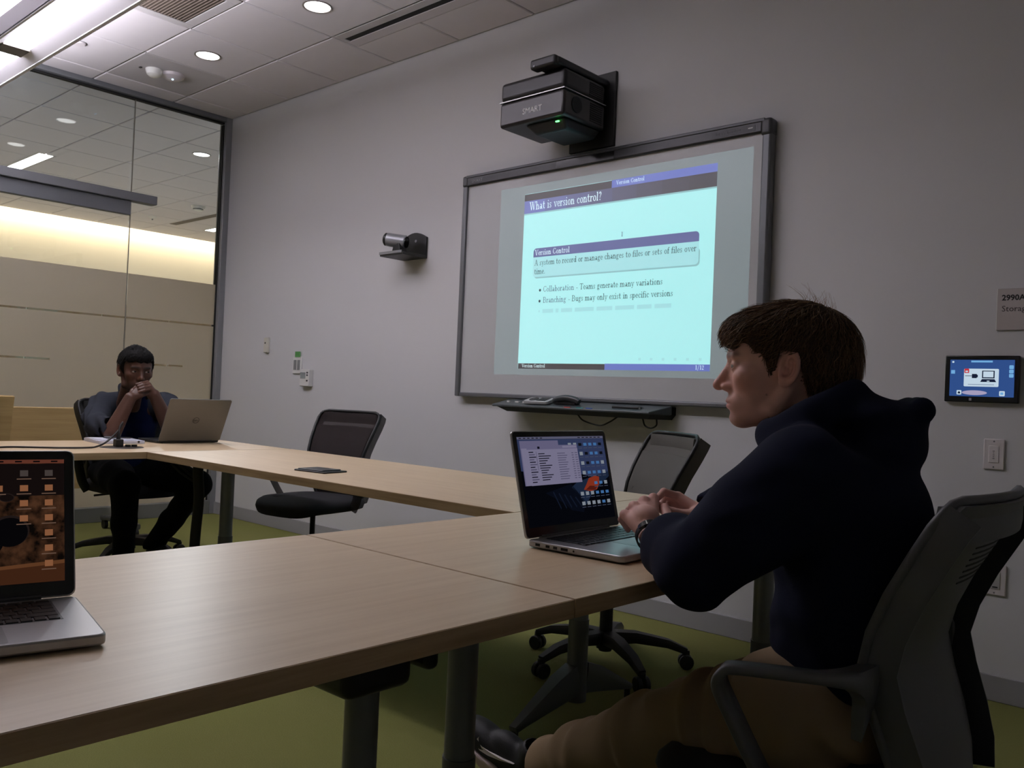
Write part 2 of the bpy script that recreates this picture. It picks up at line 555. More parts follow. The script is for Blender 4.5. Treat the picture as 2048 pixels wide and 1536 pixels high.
def downlight(x, y, label, group=None, watt=0.0, r=0.085):
    t = thing('downlight', label, 'lamp', (x, y, H), 0, group)
    MB().lathe([(r, 0.006), (r, -0.004), (r * 0.93, -0.006), (r * 0.86, -0.003), (r * 0.84, 0.006)], 40, closed=True).build('trim_ring', mat('downlight_trim', (150, 142, 140), 0.3, metal=0.6), t)
    MB().lathe([(0.0001, -0.001), (r * 0.85, -0.001), (r * 0.85, 0.002)], 40).build('lens', emitter('downlight_lens', (255, 250, 248), 5.0), t, smooth=None)
    if watt: area_light('downlight_glow', (0, 0, -0.012), r * 1.6, watt, (252, 245, 250), t)
    return t
downlight(1.188, -0.836, 'round recessed downlight beside the grey sensor tile')
downlight(2.405, -0.826, 'round recessed downlight near the black air slot')
downlight(3.62, -0.83, 'round recessed downlight above the wall projector')
# lobby floor is a paler, neutral carpet
o = MB().box((-6.2, YB, 0), (-0.052, 4.5, 0.004)).build('floor_lobby', mat('lobby_carpet', (196, 198, 198), 0.95), smooth=None); tag(o, kind='structure')
downlight(-1.191, 0.389, 'round recessed downlight in the lobby ceiling beyond the glass', watt=LOBBY_WATT)

g = thing('return_grille', 'dark return-air grille filling one ceiling module', 'vent', (XL[10] + 0 * T, 0, 0))
g.location = (0.281 + VENT[0] * T + T / 2, -0.512 - VENT[1] * T - T / 2, H)
MB().box((-0.30, -0.30, 0.004), (0.30, 0.30, 0.011)).build('backing', mat('grille_dark', (92, 80, 72), 0.8), g, smooth=None)
for a in ((-0.30, -0.30, -0.24, 0.30), (0.24, -0.30, 0.30, 0.30), (-0.24, -0.30, 0.24, -0.24), (-0.24, 0.24, 0.24, 0.30)):
    MB().box((a[0], a[1], -0.002), (a[2], a[3], 0.004)).build('frame', M_ceil2, g, bevel=0.002)
for k in range(24):
    y = -0.235 + k * 0.02
    MB().box((-0.24, y, -0.001), (0.24, y + 0.004, 0.004)).build('slat', mat('grille_slat', (110, 98, 90), 0.7), g, smooth=None)

s = thing('slot_diffuser', 'long black linear air slot in the ceiling beside the wall', 'vent', (2.13, -0.42, H))
MB().box((0.0, -0.09, -0.002), (1.8, -0.035, 0.004)).build('flange', M_ceil2, s, bevel=0.001)
MB().box((0.0, 0.012, -0.002), (1.8, 0.085, 0.004)).build('flange', M_grid, s, bevel=0.001)
MB().box((0.03, -0.036, 0.002), (1.8, 0.013, 0.006)).build('slot', M_gap, s, smooth=None)
MB().box((0.0, -0.036, -0.002), (0.03, 0.013, 0.004)).build('end_cap', M_ceil2, s)

s = thing('occupancy_sensor', 'white ceiling sensor with two domes and a small blue light', 'sensor', (0.62, -0.86, H))
MB().lathe([(0.0001, -0.052), (0.03, -0.05), (0.048, -0.036), (0.055, -0.012), (0.056, 0)], 28, M=Matrix.Translation((0.01, -0.075, 0))).build('body', M_white, s)
MB().lathe([(0.0001, -0.035), (0.05, -0.032), (0.075, -0.018), (0.082, 0)], 32, M=Matrix.Translation((0.02, 0.055, 0))).build('dome', mat('dome_pale', (205, 198, 204), 0.35), s)
MB().lathe([(0.0001, -0.041), (0.006, -0.039), (0.006, -0.03)], 10, M=Matrix.Translation((0.03, 0.05, 0))).build('indicator', emitter('blue_led', (150, 210, 255), 6), s)
MB().box((-0.03, -0.165, -0.006), (-0.01, -0.150, 0)).build('clip', M_black, s)

s = thing('sprinkler_head', 'small white sprinkler cap on the ceiling beside the pendant lamp', 'sprinkler', (0.69, -1.46, H))
MB().lathe([(0.0001, -0.014), (0.035, -0.013), (0.042, -0.006), (0.043, 0)], 24).build('cap', mat('sprinkler_cap', (205, 198, 202), 0.4), s)
MB().lathe([(0.044, -0.001), (0.047, -0.003), (0.049, 0)], 24, closed=True).build('escutcheon', M_alu, s)

s = thing('smoke_detector', 'small white smoke detector on the lobby ceiling', 'detector', (-3.5, 1.58, H))
MB().lathe([(0.0001, -0.06), (0.05, -0.056), (0.06, -0.035), (0.075, -0.03), (0.085, 0)], 24).build('body', M_white, s)
MB().lathe([(0.052, -0.047), (0.062, -0.042), (0.062, -0.036)], 24, closed=True).build('vent_ring', M_alu_d, s)
s = thing('lobby_sprinkler', 'tiny sprinkler rosette on the lobby ceiling', 'sprinkler', (-4.72, 1.58, H))
MB().lathe([(0.0001, -0.03), (0.02, -0.028), (0.05, -0.006), (0.055, 0)], 20).build('rosette', M_white, s)
MB().cyl((0, 0, -0.045), (0, 0, -0.02), 0.01, seg=8).build('nozzle', M_alu, s)
s = thing('lobby_air_slot', 'dark air slot in the lobby ceiling beside a lit trough', 'vent', (-5.0, 2.0, H))
MB().box((0, -0.05, -0.003), (1.6, 0.05, 0.004)).build('slot', mat('lobby_slot', (110, 100, 90), 0.8), s)
MB().box((0, 0.05, -0.004), (1.6, 0.09, 0.004)).build('flange', M_grid, s)
for (x, y, L, lab, gr) in ((-4.62, -0.508, 2.08, 'lit trough lamp in the lobby ceiling above the glass door rail', None), (-5.02, 2.54, 1.4, 'lit trough lamp in the lobby ceiling near the wall corner', None)):
    s = thing('trough_light', lab, 'lamp', (x, y, H))
    MB().box((0.0, -0.09, -0.003), (L, -0.065, 0.004)).build('trim_lip', M_grid, s)
    MB().box((0.0, 0.065, -0.003), (L, 0.09, 0.004)).build('trim_lip', M_grid, s)
    MB().box((0.02, -0.065, -0.0035), (L - 0.02, 0.065, -0.001)).build('diffuser', emitter('trough_lit', (255, 244, 232), 9.0), s, smooth=None)
# cove light hidden above the lobby ceiling edge
s = thing('cove_light', 'warm cove light strip washing the top of the lobby wall', 'lamp', (-6.12, -0.8, H + 0.30))
MB().box((-0.045, -5.3, 0.02), (0.05, 5.2, 0.06)).build('housing', M_white, s)
MB().box((-0.03, -5.2, 0.005), (0.03, 5.1, 0.019)).build('strip', emitter('cove_lit', (255, 232, 196), 3.0), s, smooth=None)
area_light('cove_glow', (0, 0, -0.01), 0.05, COVE_WATT, (255, 232, 200), s, size_y=10.0)
# ================================================================ things on the board wall
M_bframe = mat('board_frame_grey', (112, 114, 118), 0.4, metal=0.4)
M_bdark = mat('board_dark', (40, 41, 44), 0.35)
M_board = mat('board_surface', (188, 190, 192), 0.28, spec=0.5)
wb = thing('interactive_whiteboard', 'large interactive whiteboard showing a projected slide', 'whiteboard', (2.862, 0, 1.046))
BW, BH = 1.956, 1.304        # outer size, local x 0..BW, z 0..BH, front at y=-0.06
MB().box((0.02, -0.044, 0.015), (BW - 0.02, -0.004, BH - 0.02)).build('writing_surface', M_board, wb, smooth=None)
MB().box((0, -0.06, 0), (0.034, -0.002, BH - 0.055)).build('side_frame', M_bframe, wb, bevel=0.006)
MB().box((BW - 0.044, -0.06, 0), (BW, -0.002, BH - 0.055)).build('side_frame', M_bframe, wb, bevel=0.010)
MB().box((0.034, -0.055, 0), (BW - 0.044, -0.002, 0.024)).build('bottom_frame', M_bframe, wb, bevel=0.006)
tb = MB().box((0.034, -0.062, BH - 0.058), (BW - 0.044, -0.002, BH)).build('top_bar', M_bdark, wb, bevel=0.006)
MB().box((0.03, -0.066, BH - 0.012), (BW - 0.03, -0.05, BH + 0.004)).build('lip', mat('board_lip', (60, 62, 66), 0.35), tb, bevel=0.003)
MB().box((0.72, -0.0632, BH - 0.054), (1.10, -0.06, BH - 0.014)).build('sensor_window', mat('ir_window', (16, 16, 18), 0.12), tb)
MB().box((1.66, -0.0632, BH - 0.047), (1.88, -0.06, BH - 0.018)).build('model_plate', mat('model_plate', (34, 34, 36), 0.4), tb)
M_mark = mat('grey_mark', (150, 150, 152), 0.5)
wall_text('SMART', 0.026, 0.075, BH - 0.043, -0.0636, M_mark, tb, sx=1.1)
wall_text('SMART Board 800', 0.017, 1.68, BH - 0.038, -0.0636, mat('dim_mark', (96, 96, 98), 0.5), tb)
MB().box((1.845, -0.0638, BH - 0.034), (1.868, -0.06, BH - 0.029)).build('status_mark', M_white, tb)
MB().box((-0.003, -0.066, BH - 0.062), (0.04, 0, BH + 0.004)).build('corner_cap', mat('corner_cap', (58, 59, 62), 0.4), wb, bevel=0.012, seg=3)
MB().box((BW - 0.05, -0.066, BH - 0.075), (BW + 0.003, 0, BH + 0.004)).build('corner_cap', mat('corner_cap', (58, 59, 62), 0.4), wb, bevel=0.014, seg=3)

# ---- projected picture (light thrown on the board): flat layers just over the surface, local coords of wb
def wx(x): return x - 2.862
def wz(z): return z - 1.046
def glow(name, rgb, k=1.0, base=(150, 152, 154)):
    """a patch of projected light lying on the pale board"""
    m = bpy.data.materials.new(name); m.use_nodes = True
    b = m.node_tree.nodes['Principled BSDF']
    b.inputs['Base Color'].default_value = lin(base); b.inputs['Roughness'].default_value = 0.3
    b.inputs['Emission Color'].default_value = lin(rgb); b.inputs['Emission Strength'].default_value = SLIDE * k
    MATS[name] = m
    return m
G_lite = glow('projected_margin', (126, 148, 150), 0.30)
G_page = glow('projected_page', (160, 236, 236), 0.58)
G_blue = glow('projected_blue', (96, 116, 206), 0.44, (120, 124, 140))
G_dark = glow('projected_dark', (84, 82, 86), 0.05, (118, 116, 118))
G_title = glow('projected_title', (104, 116, 176), 0.5)
G_block = glow('projected_block', (92, 102, 166), 0.40, (120, 122, 136))
G_white = glow('projected_white', (215, 245, 250), 0.62)
G_ink = glow('projected_ink', (60, 84, 96), 0.16, (84, 96, 100))
G_ink2 = glow('projected_ink_grey', (100, 116, 150), 0.30, (110, 118, 128))
G_faint = glow('projected_faint', (150, 222, 226), 0.54)
G_shadow = glow('projected_shade', (130, 200, 204), 0.46)
def patch(name, x0, z0, x1, z1, m, k, parent, poly=None):
    """flat quad (or polygon) at layer k over the surface"""
    y = -0.0443 - 0.00035 * k
    pts = poly or [(x0, z0), (x1, z0), (x1, z1), (x0, z1)]
    me = bpy.data.meshes.new(name)
    me.from_pydata([(wx(p[0]), y, wz(p[1])) for p in pts], [], [tuple(range(len(pts)))])
    return link(me, name, m, parent, None)
pic = patch('projected_image', 3.164, 1.180, 4.730, 2.238, G_lite, 0, wb)
tag(pic, 'projected slide about version control')
patch('slide_page', 3.348, 1.214, 4.550, 2.190, G_page, 1, pic)
patch('slide_header_dark', 3.348, 2.150, 3.944, 2.188, G_dark, 2, pic)
patch('slide_header_blue', 3.944, 2.150, 4.550, 2.190, G_blue, 2, pic)
# title bar fades from blue to dark: a short run of strips
tb_m = []
for k in range(8):
    t = k / 7
    c = tuple(int(a * (1 - t) + b * t) for a, b in zip((112, 126, 205), (88, 86, 92)))
    patch('slide_title_bar', 3.348 + 1.202 * k / 8, 2.080, 3.348 + 1.202 * (k + 1) / 8, 2.150, glow('projected_title_%d' % k, c, 0.42 * (1 - t) + 0.06 * t, (120, 120, 128)), 2, pic)
patch('slide_title_shade', 3.348, 2.072, 4.550, 2.080, G_shadow, 2, pic)
patch('block_shade', 0, 0, 0, 0, G_shadow, 2, pic, poly=rrect(3.440, 1.712, 4.474, 1.80, 0.02))
patch('block_body', 0, 0, 0, 0, glow('projected_block_body', (152, 222, 226), 0.56), 3, pic, poly=rrect(3.430, 1.720, 4.467, 1.86, 0.02))
patch('block_title', 0, 0, 0, 0, G_block, 4, pic, poly=[(3.430, 1.830), (4.467, 1.830)] + [p for p in rrect(3.430, 1.80, 4.467, 1.879, 0.02)[:12]])
patch('slide_footer_dark', 3.350, 1.214, 3.945, 1.244, G_dark, 2, pic)
patch('slide_footer_blue', 3.945, 1.214, 4.550, 1.246, G_blue, 2, pic)
for z in (1.646, 1.586):
    patch('slide_bullet', 0, 0, 0, 0, G_ink, 3, pic, poly=[(3.488 + 0.0075 * math.cos(a * PI / 6), z + 0.0075 * math.sin(a * PI / 6)) for a in range(12)])
patch('slide_bullet', 0, 0, 0, 0, G_faint, 3, pic, poly=[(3.488 + 0.006 * math.cos(a * PI / 6), 1.530 + 0.006 * math.sin(a * PI / 6)) for a in range(12)])

# ---- serif lettering drawn with stems, hairlines and arcs (em = 1, x-height 0.43, cap 0.68)
def serif_glyphs():
    th, tn, X, CAP, AS, DS = 0.092, 0.046, 0.43, 0.68, 0.69, -0.19
    G = {}
    def stem(x, y0, y1, s0=True, s1=True, w=th, sw=0.075, half=None):
        out = [('q', x - w / 2, y0, x + w / 2, y1)]
        if s0: out.append(('q', x - w / 2 - sw, y0, x + w / 2 + sw, y0 + tn))
        if s1: out.append(('q', x - w / 2 - (sw if half != 'r' else 0), y1 - tn, x + w / 2 + (sw if half is None else 0), y1))
        return out
    L = lambda x0, y0, x1, y1, w: ('l', x0, y0, x1, y1, w)
    A = lambda cx, cy, rx, ry, a0, a1, t1=th, t0=tn: ('a', cx, cy, rx, ry, a0, a1, t1, t0)
    q = lambda x0, y0, x1, y1: ('q', x0, y0, x1, y1)
    G[' '] = (0.30, [])
    G['.'] = (0.25, [q(0.08, 0.0, 0.16, 0.09)])
    G['-'] = (0.30, [q(0.03, 0.18, 0.25, 0.225)])
    G['/'] = (0.45, [L(0.06, -0.2, 0.39, 0.75, tn)])
    G['?'] = (0.45, [A(0.22, 0.52, 0.15, 0.15, 180, -60), L(0.285, 0.39, 0.215, 0.28, 0.05), L(0.215, 0.29, 0.215, 0.17, 0.035), q(0.175, 0.0, 0.255, 0.085)])
    G['1'] = (0.46, stem(0.24, 0, 0.66, True, False) + [L(0.24, 0.63, 0.10, 0.58, tn)])
    G['2'] = (0.46, [A(0.22, 0.49, 0.15, 0.15, 170, -40), L(0.345, 0.42, 0.07, 0.05, 0.05), q(0.06, 0, 0.40, 0.07)])
    G['A'] = (0.72, [L(0.36, 0.70, 0.12, 0.0, tn), L(0.35, 0.70, 0.60, 0.0, th), q(0.22, 0.22, 0.50, 0.25), q(0.02, 0, 0.22, tn), q(0.48, 0, 0.72, tn)])
    G['B'] = (0.68, stem(0.15, 0, CAP, True, True, sw=0.05) + [q(0.15, 0, 0.40, tn), q(0.15, CAP - tn, 0.38, CAP), q(0.15, 0.34, 0.40, 0.365), A(0.38, 0.52, 0.15, 0.16, 90, -90), A(0.40, 0.185, 0.19, 0.185, 90, -90)])
    G['C'] = (0.68, [A(0.37, 0.34, 0.29, 0.345, 40, 320), q(0.585, 0.47, 0.61, 0.68), L(0.58, 0.12, 0.61, 0.24, tn)])
    G['T'] = (0.68, stem(0.34, 0, CAP, True, False) + [q(0.04, CAP - tn, 0.64, CAP), q(0.035, 0.47, 0.06, CAP), q(0.62, 0.47, 0.645, CAP)])
    G['V'] = (0.70, [L(0.14, CAP, 0.36, 0.0, th), L(0.58, CAP, 0.37, 0.0, tn), q(0.01, CAP - tn, 0.27, CAP), q(0.48, CAP - tn, 0.69, CAP)])
    G['W'] = (0.98, [L(0.13, CAP, 0.32, 0.0, th), L(0.50, 0.66, 0.33, 0.0, tn), L(0.47, CAP, 0.68, 0.0, th), L(0.87, CAP, 0.69, 0.0, tn), q(0.0, CAP - tn, 0.25, CAP), q(0.36, CAP - tn, 0.58, CAP), q(0.77, CAP - tn, 0.97, CAP)])
    bowl = lambda cx=0.25, rx=0.20: [A(cx, X / 2, rx, X / 2 + 0.008, 0, 360)]
    G['o'] = (0.48, bowl(0.24, 0.20))
    G['c'] = (0.43, [A(0.24, X / 2, 0.19, X / 2 + 0.008, 50, 320), q(0.32, 0.30, 0.40, 0.37)])
    G['e'] = (0.43, [A(0.225, X / 2, 0.185, X / 2 + 0.008, 0, 325), q(0.05, 0.215, 0.41, 0.24)])
    G['a'] = (0.49, [q(0.30, 0.06, 0.30 + th, 0.32), A(0.225, 0.32, 0.115, 0.115, 0, 165), A(0.19, 0.12, 0.13, 0.125, 0, 360), q(0.34, 0, 0.47, tn), L(0.34, 0.08, 0.46, 0.02, 0.04)])
    G['d'] = (0.54, [A(0.24, X / 2, 0.19, X / 2 + 0.006, 0, 360), q(0.37, 0, 0.37 + th, AS), q(0.28, AS - tn, 0.44, AS), q(0.40, 0, 0.53, tn)])
    G['b'] = (0.54, [A(0.30, X / 2, 0.19, X / 2 + 0.006, 0, 360), q(0.08, 0, 0.08 + th, AS), q(0.0, AS - tn, 0.15, AS)])
    G['g'] = (0.48, [A(0.21, 0.29, 0.145, 0.145, 0, 360), A(0.22, -0.09, 0.19, 0.105, 0, 360, 0.05, tn), L(0.11, 0.17, 0.09, 0.03, 0.04), q(0.09, -0.01, 0.34, 0.05), L(0.32, 0.40, 0.46, 0.43, 0.045)])
    G['p'] = (0.54, [A(0.30, X / 2, 0.19, X / 2 + 0.006, 0, 360), q(0.08, DS, 0.08 + th, X), q(0.0, X - tn, 0.15, X), q(0.01, DS, 0.24, DS + tn)])
    G['h'] = (0.54, stem(0.12, 0, AS, True, True, half='l') + stem(0.40, 0, 0.28, True, False) + [A(0.28, 0.28, 0.155, 0.155, 0, 180)])
    G['n'] = (0.54, stem(0.12, 0, X, True, True, half='l') + stem(0.40, 0, 0.28, True, False) + [A(0.28, 0.28, 0.155, 0.155, 0, 180)])
    G['m'] = (0.82, stem(0.12, 0, X, True, True, half='l') + stem(0.40, 0, 0.28, True, False) + stem(0.68, 0, 0.28, True, False) + [A(0.28, 0.28, 0.155, 0.155, 0, 180), A(0.56, 0.28, 0.155, 0.155, 0, 180)])
    G['u'] = (0.54, [q(0.085, 0.14, 0.085 + th, X), q(0.0, X - tn, 0.13, X), q(0.36, 0, 0.36 + th, X), q(0.29, X - tn, 0.40, X), q(0.40, 0, 0.52, tn), A(0.245, 0.145, 0.155, 0.155, 180, 360)])
    G['i'] = (0.28, stem(0.14, 0, X, True, True, half='l') + [q(0.095, 0.555, 0.185, 0.65)])
    G['l'] = (0.28, stem(0.14, 0, AS, True, True, half='l'))
    G['f'] = (0.32, stem(0.13, 0, 0.56, True, False) + [A(0.235, 0.56, 0.105, 0.12, 60, 180), q(0.02, X - tn, 0.29, X), q(0.25, 0.60, 0.32, 0.67)])
    G['t'] = (0.39, [q(0.11, 0.10, 0.11 + th, 0.60), q(0.02, X - tn, 0.32, X), A(0.235, 0.105, 0.105, 0.11, 180, 350)])
    G['r'] = (0.39, stem(0.12, 0, X, True, True, half='l') + [A(0.27, 0.28, 0.14, 0.14, 60, 180, 0.05), q(0.295, 0.345, 0.375, 0.42)])
    G['s'] = (0.39, [A(0.19, 0.315, 0.12, 0.11, 30, 250, 0.05), A(0.19, 0.11, 0.13, 0.11, 70, -150, 0.06), L(0.13, 0.24, 0.26, 0.18, 0.07), q(0.30, 0.29, 0.325, 0.43), q(0.045, 0.0, 0.07, 0.14)])
    G['v'] = (0.50, [L(0.10, X, 0.26, 0.0, 0.066), L(0.42, X, 0.27, 0.0, tn), q(0.0, X - tn, 0.20, X), q(0.33, X - tn, 0.50, X)])
    G['x'] = (0.50, [L(0.10, X, 0.40, 0.0, 0.066), L(0.40, X, 0.09, 0.0, tn), q(0.0, X - tn, 0.20, X), q(0.31, X - tn, 0.48, X), q(0.0, 0, 0.18, tn), q(0.29, 0, 0.50, tn)])
    G['y'] = (0.50, [L(0.10, X, 0.265, 0.0, 0.066), L(0.42, X, 0.20, DS + 0.02, tn), q(0.0, X - tn, 0.20, X), q(0.33, X - tn, 0.50, X), L(0.20, DS + 0.02, 0.09, DS + 0.03, 0.05)])
    return G
GLYPHS = serif_glyphs()
def serif_text(body, x, z, width, size, m, k, parent, name='slide_lettering'):
    """lettering with its baseline starting at (x, z); stretched to the given width"""
    adv = sum(GLYPHS[c][0] for c in body) * size
    sx = size * width / adv
    y = -0.0443 - 0.00035 * k
    V, F = [], []
    def quad(p):
        n = len(V)
        V.extend([(wx(x + a * sx), y, wz(z + b * size)) for a, b in p]); F.append((n, n + 1, n + 2, n + 3))
    pen = 0.0
    for c in body:
        w, strokes = GLYPHS[c]
        for s in strokes:
            if s[0] == 'q':
                quad([(pen + s[1], s[2]), (pen + s[3], s[2]), (pen + s[3], s[4]), (pen + s[1], s[4])])
            elif s[0] == 'l':
                _, x0, y0, x1, y1, t = s
                if abs(y1 - y0) > abs(x1 - x0) * 0.6:
                    quad([(pen + x0 - t / 2, y0), (pen + x0 + t / 2, y0), (pen + x1 + t / 2, y1), (pen + x1 - t / 2, y1)])
                else:
                    quad([(pen + x0, y0 - t / 2), (pen + x1, y1 - t / 2), (pen + x1, y1 + t / 2), (pen + x0, y0 + t / 2)])
            else:
                _, cx, cy, rx, ry, a0, a1, t1, t0 = s
                n = max(6, int(abs(a1 - a0) / 24))
                for i in range(n):
                    p = []
                    for aa, sg in ((i, 1), (i, -1), (i + 1, -1), (i + 1, 1)):
                        a = math.radians(a0 + (a1 - a0) * aa / n)
                        t = t0 + (t1 - t0) * abs(math.cos(a)) ** 1.5
                        p.append((pen + cx + (rx - t / 2 + sg * t / 2) * math.cos(a), cy + (ry - t0 / 2 + sg * t0 / 2) * math.sin(a)))
                    quad(p)
        pen += w
    me = bpy.data.meshes.new(name); me.from_pydata(V, [], F)
    return link(me, name, m, parent, None)
serif_text('What is version control?', 3.386, 2.096, 0.498, 0.066, G_white, 5, pic)
serif_text('Version Control', 3.972, 2.163, 0.172, 0.030, G_white, 5, pic)
serif_text('Version Control', 3.440, 1.840, 0.245, 0.045, G_white, 6, pic)
serif_text('A system to record or manage changes to files or sets of files over', 3.440, 1.784, 1.015, 0.046, G_ink, 6, pic)
serif_text('time.', 3.441, 1.736, 0.080, 0.046, G_ink, 6, pic)
serif_text('Collaboration', 3.510, 1.636, 0.216, 0.046, G_ink2, 5, pic)
serif_text('- Teams generate many variations', 3.740, 1.636, 0.535, 0.046, G_ink, 5, pic)
serif_text('Branching', 3.512, 1.576, 0.163, 0.046, G_ink2, 5, pic)
serif_text('- Bugs may only exist in specific versions', 3.690, 1.576, 0.646, 0.046, G_ink, 5, pic)
serif_text('Version Control', 3.378, 1.222, 0.168, 0.028, G_white, 5, pic)
serif_text('1/12', 4.472, 1.222, 0.048, 0.030, G_white, 5, pic)
serif_text('l', 4.016, 1.893, 0.012, 0.034, G_ink2, 5, pic)
# the next bullet, only just showing through, and the grey navigation marks
_xs = 3.512
for w in (0.075, 0.02, 0.075, 0.125, 0.10, 0.115, 0.085, 0.095):
    patch('slide_faint_word', _xs, 1.520, _xs + w, 1.541, G_faint, 3, pic); _xs += w + 0.018
for k in range(6):
    patch('slide_navigation_mark', 4.15 + k * 0.068, 1.263, 4.165 + k * 0.068, 1.276, G_faint, 3, pic)

# ---------------------------------------------------------------- pen tray with a remote on it
pt = thing('pen_tray', 'grey pen tray with buttons under the whiteboard', 'tray', (3.80, 0, 0.994))
M_tray = mat('tray_grey', (70, 76, 78), 0.4)
MB().add([(-0.53, -0.16, 0.018), (0.50, -0.16, 0.018), (0.56, -0.05, 0.05), (-0.50, -0.05, 0.05), (-0.53, -0.16, 0.006), (0.50, -0.16, 0.006), (0.56, -0.05, 0.006), (-0.50, -0.05, 0.006)],
         [(0, 1, 2, 3), (7, 6, 5, 4), (0, 4, 5, 1), (1, 5, 6, 2), (2, 6, 7, 3), (3, 7, 4, 0)]).build('tray_top', M_tray, pt, bevel=0.004)
MB().add([(-0.50, -0.15, 0.006), (0.50, -0.15, 0.006), (0.55, -0.0, 0.006), (-0.48, -0.0, 0.006), (-0.45, -0.12, -0.018), (0.47, -0.12, -0.018), (0.53, -0.0, -0.018), (-0.44, -0.0, -0.018)],
         [(0, 1, 2, 3), (7, 6, 5, 4), (0, 4, 5, 1), (1, 5, 6, 2), (2, 6, 7, 3), (3, 7, 4, 0)]).build('tray_body', M_blackm, pt)
MB().box((-0.5, -0.05, 0.006), (0.55, -0.0, 0.044)).build('wall_bracket', M_blackm, pt)
for x, w in ((-0.46, 0.018), (-0.40, 0.028), (-0.345, 0.018), (-0.29, 0.012), (-0.265, 0.012)):
    MB().box((x, -0.115, 0.030), (x + w, -0.10, 0.040)).build('button', M_white, pt)
for x, c in ((-0.02, (190, 60, 50)), (0.06, (50, 150, 150)), (0.12, (40, 80, 170))):
    MB().box((x, -0.158, 0.017), (x + 0.04, -0.150, 0.0225)).build('colour_mark', mat('tray_mark_%d' % c[0], c, 0.5), pt)
MB().box((0.26, -0.13, 0.026), (0.42, -0.10, 0.040)).build('pen', M_black, pt, bevel=0.004)
MB().box((0.42, -0.128, 0.028), (0.43, -0.102, 0.038)).build('pen_cap', M_alu, pt)
MB().tube(smooth_path([(0.02, -0.09, -0.016), (0.06, -0.09, -0.045), (0.16, -0.09, -0.064), (0.22, -0.09, -0.045), (0.27, -0.09, -0.016)]), 0.004, 6).build('cable', M_blackm, pt)
MB().tube(smooth_path([(0.42, -0.09, -0.016), (0.435, -0.09, -0.05), (0.47, -0.09, -0.06), (0.50, -0.09, -0.045), (0.50, -0.09, -0.016)]), 0.004, 6).build('cable', M_blackm, pt)
# remote: silver handset with a round dial and slots, and a dark phone-like handset beside it
TILT = math.atan2(0.032, 0.11)
rm = thing('remote_control', 'silver remote with round dial lying on the pen tray', 'remote', (3.57, -0.105, 1.033))
rm.rotation_euler = (TILT, 0, 0)
MB().prism(rrect(-0.085, -0.038, 0.085, 0.038, 0.012), 0, 0.016).build('body', mat('remote_silver', (186, 188, 190), 0.35, metal=0.3), rm, bevel=0.002)
MB().lathe([(0.012, 0.016), (0.012, 0.019), (0.026, 0.019), (0.028, 0.016)], 28, M=Matrix.Translation((-0.035, 0, 0)), closed=True).build('dial', M_black, rm)
MB().lathe([(0.0001, 0.0195), (0.010, 0.019), (0.010, 0.016)], 20, M=Matrix.Translation((-0.035, 0, 0))).build('dial_button', M_bdark, rm)
for k in range(6):
    MB().box((0.0 + k * 0.011, -0.028, 0.016), (0.0055 + k * 0.011, 0.028, 0.0175)).build('slot', M_black, rm)
hs = thing('handset', 'dark curved handset lying on the pen tray', 'handset', (3.755, -0.105, 1.033))
hs.rotation_euler = (TILT, 0, 0)
MB().tube(smooth_path([(-0.08, 0, 0.008), (-0.06, 0, 0.020), (0, 0, 0.030), (0.06, 0, 0.022), (0.085, 0, 0.008)]), [0.012] + [0.017] * 31 + [0.012], 12).build('body', mat('handset_dark', (52, 56, 60), 0.3), hs)
MB().box((-0.07, -0.02, 0.0), (0.07, 0.02, 0.010)).build('cradle', M_blackm, hs)

# ---------------------------------------------------------------- projector on its wall arm
pj = thing('wall_projector', 'black ultra short throw projector on a wall arm above the whiteboard', 'projector', (3.66, 0, 2.35))
M_pj = mat('projector_black', (30, 29, 31), 0.38)
M_pj2 = mat('projector_dark', (22, 22, 24), 0.5)
MB().box((-0.03, -0.02, 0.03), (0.265, -0.001, 0.42)).build('wall_plate', M_pj2, pj, bevel=0.003)
arm = MB().box((0.075, -0.44, 0.338), (0.225, -0.02, 0.376)).build('arm', M_pj2, pj, bevel=0.01)
MB().box((0.055, -0.46, 0.332), (0.215, -0.40, 0.382)).build('arm_cap', M_pj, arm, bevel=0.012, seg=3)
MB().cyl((0.085, -0.462, 0.345), (0.085, -0.458, 0.345), 0.005, seg=10).build('screw', M_alu, arm)
# body: seen from below-right; front face carries the lettering
ZB = 0.098
def pbox(y0, y1, x0, x1, z0, z1): return MB().box((x0, y0, z0), (x1, y1, z1))
up = pbox(-0.40, -0.06, -0.195, 0.235, ZB + 0.135, ZB + 0.235).build('upper_shell', M_pj, pj, bevel=0.022, seg=4)
lo = pbox(-0.40, -0.06, -0.195, 0.235, ZB + 0.0, ZB + 0.130).build('lower_shell', mat('projector_front', (38, 35, 36), 0.32), pj, bevel=0.016, seg=4)
pbox(-0.402, -0.058, -0.197, 0.237, ZB + 0.130, ZB + 0.1345).build('trim_line', mat('trim_silver', (160, 160, 160), 0.3, metal=0.8), pj)
MB().add([(-0.05, -0.37, ZB), (0.22, -0.37, ZB), (0.22, -0.07, ZB), (-0.05, -0.07, ZB), (0.0, -0.33, ZB - 0.052), (0.20, -0.33, ZB - 0.052), (0.20, -0.10, ZB - 0.052), (0.0, -0.10, ZB - 0.052)],
         [(3, 2, 1, 0), (4, 5, 6, 7), (0, 1, 5, 4), (1, 2, 6, 5), (2, 3, 7, 6), (3, 0, 4, 7)]).build('belly', M_pj2, pj, bevel=0.015, seg=3)
MB().cyl((0.236, -0.30, ZB + 0.07), (0.239, -0.30, ZB + 0.07), 0.04, seg=28).build('lens_ring', M_blackm, pj)
for k in range(9):
    MB().box((0.234, -0.19, ZB + 0.02 + k * 0.011), (0.2375, -0.09, ZB + 0.025 + k * 0.011)).build('vent_slat', M_blackm, pj)
